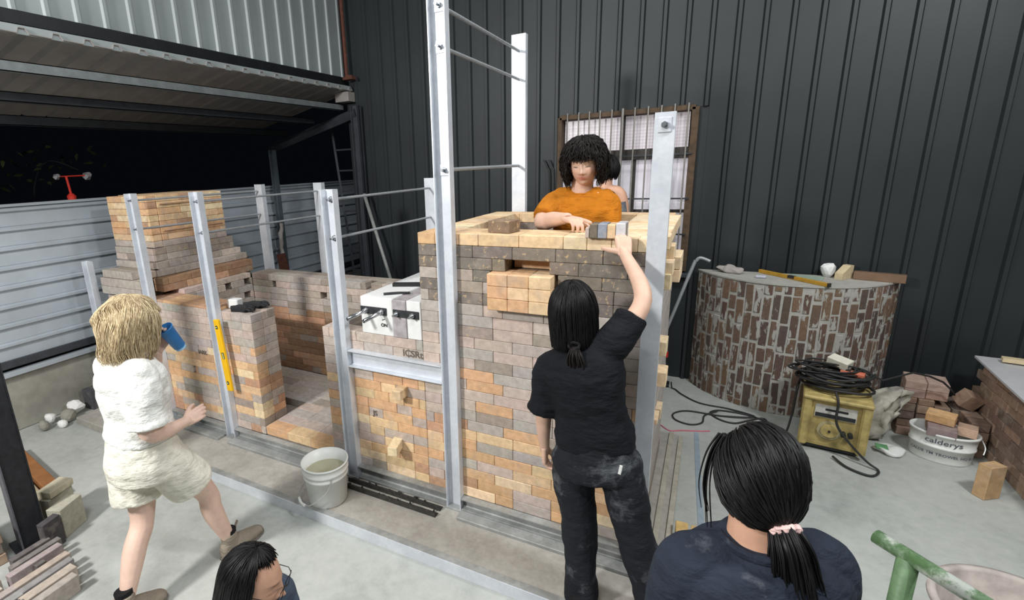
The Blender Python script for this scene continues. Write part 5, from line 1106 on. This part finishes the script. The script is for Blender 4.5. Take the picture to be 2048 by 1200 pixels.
# ---------------------------------------------------------------- blonde woman walking at the left
def woman_blond():
    f = V((.10, 1, 0)).normalized(); r = V((1, -.1, 0)).normalized(); N = V((-1.17, -1.20, 1.275)); Pv = V((-1.18, -1.21, .80))
    SR, ER, WR = V((-1.03, -1.245, 1.21)), V((-.99, -1.27, .945)), V((-1.0, -1.07, .905)); SL, EL, WL = V((-1.34, -1.195, 1.21)), V((-1.33, -1.03, 1.06)), V((-1.205, -1.03, 1.255))
    HR, KR, AR = V((-1.09, -1.20, .76)), V((-1.07, -.985, .40)), V((-1.06, -.905, .04)); HL, KL, AL = V((-1.27, -1.22, .76)), V((-1.235, -1.265, .36)), V((-1.15, -1.46, .05))
    HC = V((-1.17, -1.145, 1.44)); M3 = basis(V((.12, 1, 0)), (0, 0, 1), -6)
    bm = bmesh.new(); loft(bm, torso_rings(Pv, N, r, r, .155, .115, f)); limb(bm, [N - V((0, 0, .05)), N + V((0, .015, .04)), HC + M3 @ V((0, -.02, -.05))], [.062, .052, .05])
    limb(bm, [N + V((.03, 0, -.05)), SR, ER, WR, WR + V((0, .02, 0))], [.05, .052, .043, .027, .025]); limb(bm, [N + V((-.03, 0, -.05)), SL, EL, WL], [.05, .05, .042, .026])
    limb(bm, [HR, HR.lerp(KR, .5) + V((0, .01, 0)), KR, KR.lerp(AR, .35) + V((0, -.015, 0)), AR], [.092, .08, .058, .057, .036]); limb(bm, [HL, HL.lerp(KL, .5) + V((0, .01, 0)), KL, KL.lerp(AL, .35) + V((0, -.012, 0)), AL], [.092, .08, .058, .057, .036])
    body = baked(bm, 'b', .007, 5); hb = bmesh.new(); hand(hb, WR, (0, 1, .12), (.75, 0, .5), True, (22, 26, 30, 34), .7, (35, 20)); h1 = baked(hb, 'h', .0034, 2); hb = bmesh.new(); hand(hb, WL, (.25, .35, .62), (-.6, .6, -.1), False, (34, 36, 38, 40), .5, (50, 10)); h2 = baked(hb, 'h', .0034, 2)
    o = assemble('person', 'skin_pale', [body, h1, h2], [head_geo(M3, HC)], 'blonde person in white t-shirt and shorts walking past the kiln')
    bm = bmesh.new(); loft(bm, torso_rings(Pv, N, r, r, .180, .145, f, .13, .95, 12)); limb(bm, [N + V((.02, 0, -.075)), SR + V((0, 0, -.008)), SR.lerp(ER, .5), SR.lerp(ER, .88)], [.07, .08, .083, .086]); limb(bm, [N + V((-.02, 0, -.075)), SL + V((0, 0, -.008)), SL.lerp(EL, .5), SL.lerp(EL, .85)], [.07, .08, .082, .084]); yoke(bm, N, r, f, .14, .105, .07); [limb(bm, [N + V((q * .03, 0, -.05)), S_], [.068, .076]) for q, S_ in ((1, SR), (-1, SL))]
    obj('t_shirt', wrinkle(baked(bm, 't', .008, 5), .011, 8, 1.4, 3), 'tee_white', o)
    bm = bmesh.new(); loft(bm, [(V((-1.182, -1.212, z)), r, f, a, b) for z, a, b in ((.66, .195, .165), (.74, .195, .17), (.82, .178, .15), (.90, .158, .128))])
    limb(bm, [HR + V((0, 0, -.02)), HR.lerp(KR, .35), HR.lerp(KR, .66)], [.11, .118, .122]); limb(bm, [HL + V((0, 0, -.02)), HL.lerp(KL, .35), HL.lerp(KL, .66)], [.11, .118, .122]); obj('shorts', wrinkle(baked(bm, 't', .008, 5), .010, 9, .8, 6), 'shorts', o)
    for a, t in ((AR, (-1.06, -.90, .115)), (AL, (-1.155, -1.46, .135))): obj('sock', tube(bmesh.new(), [a + V((0, 0, .02)), V(t) - V((0, 0, .012))], [.041, .043], 14), 'sock', o)
    s1 = shoe(o, (-1.065, -.965, F0 + .001), (-1.05, -.68, F0 + .001), .13, 'boot', 'boot', (-1.062, -.905, .085)); obj('pull_tab', boxm(-.008, .008, -.002, .002, 0, .05), 'boot', s1, (-1.06, -.862, .075), (R_(-35), 0, 0))
    shoe(o, (-1.14, -1.535, F0 + .04), (-1.13, -1.28, F0 + .002), .13, 'boot', 'boot', (-1.148, -1.465, .10))
    hair_bob(o, HC + M3 @ V((0, -.012, .0)), M3, (.120, .146, .140), -.13, .05, .78, M['hair_blond'], 2600, .0016, .034, 12, .16, .07, cap_in=.9, cf=10., oj=1.3)
    bt = thing('drinking_cup', 'blue cup held up to the face of the blonde person', 'cup', (-1.13, -.985, 1.318), (R_(28), R_(0), 0))
    M['blue'] = simple('blue_plastic', (46, 126, 196), .35, 0, .12, 14); bm = bmesh.new(); lathe(bm, [(0, -.07), (.028, -.07), (.031, -.066), (.038, .06), (.041, .062), (.041, .068), (.036, .068), (.029, -.06), (0, -.062)], 24); bmesh.ops.remove_doubles(bm, verts=bm.verts[:], dist=1e-5); obj('cup_body', mesh_of(bm, 'cup', True), 'blue', bt)
    M['lblue'] = simple('pale_blue', (150, 200, 240), .35); obj('cup_base', cyl(bmesh.new(), (0, 0, -.082), (0, 0, -.07), .027, 20), 'lblue', bt)
woman_blond()

# ---------------------------------------------------------------- person with a ponytail in the foreground
def person_pony():
    f = V((-.45, .89, 0)).normalized(); r = f.cross(V((0, 0, 1))).normalized(); N = V((1.425, -1.325, 1.285)); Pv = V((1.46, -1.37, .80))
    SL, SR = N - r * .142 + V((0, 0, -.062)), N + r * .142 + V((0, 0, -.058)); HC = V((1.418, -1.285, 1.427)); M3 = basis(f, (0, 0, 1), -8, 6)
    EL, ER = SL - r * .02 + V((0, 0, -.27)), SR + r * .02 + V((0, 0, -.27)); WL, WR = EL + f * .07 + V((0, 0, -.23)), ER + f * .07 + V((0, 0, -.23))
    bm = bmesh.new(); loft(bm, torso_rings(Pv, N, r, r, .155, .115, f)); limb(bm, [N - V((0, 0, .05)), N + f * .01 + V((0, 0, .03)), HC + M3 @ V((0, -.02, -.05))], [.066, .054, .052])
    for S, E, W in ((SL, EL, WL), (SR, ER, WR)): limb(bm, [N.lerp(S, .3) + V((0, 0, -.035)), S, E, W], [.046, .046, .04, .027])
    legs = []
    for s in (-1, 1): h = Pv + r * (.09 * s); k = h + f * .03 + V((0, 0, -.40)); a = Pv + r * (.11 * s) + V((0, 0, -.80)); legs.append((h, k, a)); limb(bm, [h, k, a], [.08, .058, .038])
    hs = []
    for W, rt_, n_ in ((WL, False, -r), (WR, True, r)): hb = bmesh.new(); hand(hb, W, f * .8 + V((0, 0, -.3)), n_ + V((0, 0, .3)), rt_, (22, 26, 30, 32)); hs.append(baked(hb, 'h', .005, 2))
    o = assemble('person', 'skin_tan', [baked(bm, 'b', .007, 5)] + hs, [head_geo(M3, HC, .96, 0., False)], 'person with a pink-tied ponytail and dark navy t-shirt in the foreground')
    bm = bmesh.new(); loft(bm, torso_rings(Pv, N, r, r, .185, .145, f, .02, .96, 12))
    for S, E in ((SL, EL), (SR, ER)): limb(bm, [N.lerp(S, .2) + V((0, 0, -.05)), S + V((0, 0, -.004)), S.lerp(E, .5), S.lerp(E, .92)], [.07, .068, .07, .072])
    yoke(bm, N, r, f, .15, .11, .078, -.066); [limb(bm, [N.lerp(S_, .3) + V((0, 0, -.03)), S_], [.066, .066]) for S_ in (SL, SR)]; limb(bm, [N + V((0, 0, -.06)), N + V((0, 0, .01))], [.095, .07]); obj('t_shirt', wrinkle(baked(bm, 't', .007, 5), .008, 8, 1.2, 8), 'tee_navy', o)
    cl = [N + V((0, 0, .010)) + r * (.069 * math.cos(t)) + f * (.066 * math.sin(t) + .0) + V((0, 0, -.016 * max(0, math.sin(t)))) for t in [k * 2 * math.pi / 30 for k in range(31)]]; obj('collar', tube(bmesh.new(), cl, .009, 6, flat=1.3), 'tee_navy', o)
    bm = bmesh.new(); loft(bm, [(Pv + V((0, 0, z)), r, f, a, b) for z, a, b in ((-.1, .175, .135), (0, .178, .138), (.08, .16, .12))])
    for h, k, a in legs: limb(bm, [h, k, a + V((0, 0, -.03))], [.092, .075, .065])
    obj('trousers', baked(bm, 't', .01, 5), 'tee_black', o)
    for h, k, a in legs: shoe(o, V((a.x, a.y, F0 + .001)) - f * .08, V((a.x, a.y, F0 + .001)) + f * .17, .07, 'sock')
    G = V((1.462, -1.352, 1.357)); ls = []
    for x0 in (-.092, -.08): ls.append(([HC + M3 @ V(q) for q in ((x0 * .7, .055, .07), (x0 * .90, .06, .02), (x0 * 1.0, .055, -.05), (x0 * .92, .04, -.115 - (x0 + .09) * 3))], 5, .011))
    ls.append(([HC + M3 @ V(q) for q in ((.06, .03, .08), (.1, .0, .02), (.1, -.02, -.04))], 8, .01))
    hair_tied(o, HC, M3, (.0785, .095, .116), G, M['hair_black'], n=1500, lock=.0022, seed=14, tail=[G, G + V((.016, -.026, -.03)), G + V((.03, -.034, -.09)), G + V((.045, -.03, -.15)), G + V((.05, -.02, -.195))], tailr=.036, loose_=ls)
    ring = [G + V((.004, -.006, 0)) + r * (.021 * math.cos(t)) + V((0, 0, .8)) * (.016 * math.sin(t)) - f * (.012 * math.sin(t)) for t in [k * 2 * math.pi / 22 for k in range(23)]]
    bm = tube(bmesh.new(), ring, [.009 + .003 * (k % 2) for k in range(23)], 8); obj('scrunchie', bm, 'scrunchie', o)
person_pony()

# ---------------------------------------------------------------- kneeling person with glasses, bottom edge
def person_glasses():
    f = V((.90, .42, 0)).normalized(); r = f.cross(V((0, 0, 1))).normalized(); HC = V((.022, -1.565, .782)); N = HC - f * .03 + V((0, 0, -.165)); Pv = N - f * .06 + V((0, 0, -.42)); M3 = basis(f, (0, 0, 1), -16, -4)
    SL, SR = N - r * .16 + V((0, 0, -.05)), N + r * .16 + V((0, 0, -.05)); EL, ER = SL + V((0, 0, -.26)) + f * .05, SR + V((0, 0, -.26)) + f * .05; WL, WR = EL + f * .2 + V((0, 0, -.06)), ER + f * .2 + V((0, 0, -.06))
    bm = bmesh.new(); loft(bm, torso_rings(Pv, N, r, r, .15, .11, f)); limb(bm, [N - V((0, 0, .05)), N + f * .015 + V((0, 0, .05)), HC + M3 @ V((0, -.02, -.05))], [.062, .052, .05])
    for S, E, W in ((SL, EL, WL), (SR, ER, WR)): limb(bm, [N.lerp(S, .3) + V((0, 0, -.03)), S, E, W], [.05, .05, .04, .026])
    zk = F0 + .065; legs = []
    for s in (-1, 1): h = Pv + r * (.085 * s); k = h + f * .34; k = V((k.x, k.y, zk)); a = k - f * .38 + V((0, 0, -.01)); legs.append((h, k, a)); limb(bm, [h, k + V((0, 0, .02)), k - f * .06, a], [.08, .06, .055, .04])
    hs = []
    for W, rt_, n_ in ((WL, False, -r), (WR, True, r)): hb = bmesh.new(); hand(hb, W, f * .8 + V((0, 0, -.3)), n_ + V((0, 0, .3)), rt_, (22, 26, 30, 32)); hs.append(baked(hb, 'h', .005, 2))
    o = assemble('person', 'skin_tan', [baked(bm, 'b', .007, 5)] + hs, [head_geo(M3, HC)], 'kneeling person with black hair and wire glasses at the bottom edge')
    bm = bmesh.new(); loft(bm, torso_rings(Pv, N, r, r, .18, .14, f, .02, .95, 12))
    for S, E in ((SL, EL), (SR, ER)): limb(bm, [N.lerp(S, .2) + V((0, 0, -.05)), S, S.lerp(E, .5), S.lerp(E, .92)], [.07, .08, .08, .08])
    yoke(bm, N, r, f, .14, .105, .07); [limb(bm, [N.lerp(S_, .3) + V((0, 0, -.03)), S_], [.068, .074]) for S_ in (SL, SR)]; obj('t_shirt', wrinkle(baked(bm, 't', .008, 5), .008, 8, 1.2, 8), 'tee_slate', o)
    bm = bmesh.new(); loft(bm, [(Pv + V((0, 0, z)), r, f, a, b) for z, a, b in ((-.08, .165, .13), (0, .17, .132), (.08, .155, .12))])
    for h, k, a in legs: limb(bm, [h, k + V((0, 0, .03)), k - f * .07 + V((0, 0, .004)), a + V((0, 0, .01))], [.09, .074, .066, .055])
    obj('trousers', baked(bm, 't', .01, 5), 'tee_black', o)
    for h, k, a in legs: bm = bmesh.new(); limb(bm, [a, a - f * .07 + V((0, 0, -.01)), a - f * .14 + V((0, 0, -.02))], [.04, .038, .024]); obj('shoe', baked(bm, 's', .006, 4), 'sock', o)
    hair_bob(o, HC + M3 @ V((0, -.014, .004)), M3, (.092, .107, .126), -.17, .098, 1.12, M['hair_black'], 1100, .0021, .003, 24, .0, .03, cap_in=.965)
    g = obj('glasses', None, None, o); g.empty_display_size = .02
    L = lambda *q: HC + M3 @ V(q)
    M['wire_dark'] = simple('glasses_wire', (38, 34, 34), .35, .6); bm = bmesh.new()
    for s in (-1, 1):
        tube(bm, [L(s * .034 + .029 * math.cos(t) , .110 - .006 * abs(math.cos(t)), .012 + .023 * math.sin(t)) for t in [k * 2 * math.pi / 24 for k in range(25)]], .0014, 6)
    tube(bm, [L(-.006, .108, .016), L(0, .112, .019), L(.006, .108, .016)], .0014, 6); obj('rims', bm, 'wire_dark', g)
    for s in (-1, 1): obj('temple_arm', tube(bmesh.new(), [L(s * .063, .103, .016), L(s * .079, .09, .016), L(s * .084, .0, .014), L(s * .082, -.02, .0)], .0015, 6), 'wire_dark', g)
person_glasses()

# ---------------------------------------------------------------- tattooed person half hidden behind the one in orange
def person_behind():
    f = V((-.75, .65, 0)).normalized(); r = f.cross(V((0, 0, 1))).normalized(); HC = V((.50, 1.92, 2.03)); N = V((.50, 1.90, 1.875)); Pv = V((.50, 1.90, 1.40)); M3 = basis(f)
    zs = .555; tag(obj('wooden_crate', boxm(.25, .78, 1.62, 2.18, F0, zs, .006), 'wood'), 'wooden crate behind the kiln under the tattooed person', 'crate')
    SR, ER, WR = V((.615, 1.90, 1.83)), V((.655, 1.88, 1.60)), V((.60, 1.75, 1.42)); SL, EL, WL = N - r * .16 + V((0, 0, -.05)), N - r * .2 + V((0, 0, -.3)), N - r * .16 + f * .15 + V((0, 0, -.45))
    bm = bmesh.new(); loft(bm, torso_rings(Pv, N, r, r, .14, .105, f)); limb(bm, [N - V((0, 0, .05)), N + V((0, 0, .04)), HC + V((0, 0, -.05))], [.06, .05, .05]); limb(bm, [N.lerp(SR, .3), SR, ER, WR], [.05, .052, .044, .028]); limb(bm, [N.lerp(SL, .3), SL, EL, WL], [.05, .05, .042, .028])
    for s in (-1, 1): limb(bm, [Pv + r * .08 * s, Pv + r * .09 * s + V((0, 0, -.4)), V((Pv.x, Pv.y, zs + .05)) + r * .1 * s], [.08, .058, .04])
    o = assemble('person', 'skin_tan', [baked(bm, 'b', .008, 5)], [head_geo(M3, HC, .95)], 'person with tattooed arm and black vest half hidden behind the orange shirt')
    bm = bmesh.new(); loft(bm, torso_rings(Pv, N, r, r, .16, .125, f, .0, .94, 10)); yoke(bm, N, r, f, .15, .11, .075); obj('vest', baked(bm, 't', .008, 5), 'tee_black', o)
    M['ink'] = simple('tattoo_ink', (92, 96, 100), .6, 0, .5, 40); bm = bmesh.new(); limb(bm, [SR.lerp(ER, .25), SR.lerp(ER, .8)], [.0535, .0475]); bmesh.ops.delete(bm, geom=[f_ for f_ in bm.faces if len(f_.verts) > 4], context='FACES'); obj('tattoo', mesh_of(bm, 'ink', True), 'ink', o)
    bm = bmesh.new(); loft(bm, [(Pv + V((0, 0, z)), r, f, a, b) for z, a, b in ((-.08, .165, .13), (.06, .155, .12))])
    for s in (-1, 1): limb(bm, [Pv + r * .08 * s, Pv + r * .09 * s + V((0, 0, -.4)), V((Pv.x, Pv.y, zs + .04)) + r * .1 * s], [.09, .072, .06])
    obj('trousers', baked(bm, 't', .01, 5), 'tee_black', o)
    for s in (-1, 1): a = V((Pv.x, Pv.y, zs + .001)) + r * .1 * s; shoe(o, a - f * .08, a + f * .17, .07, 'sock')
    hair_bob(o, HC, M3, (.092, .108, .128), -.06, .07, 1.0, M['hair_black'], 400, .0026, .004, 31, .25, .02)
person_behind()
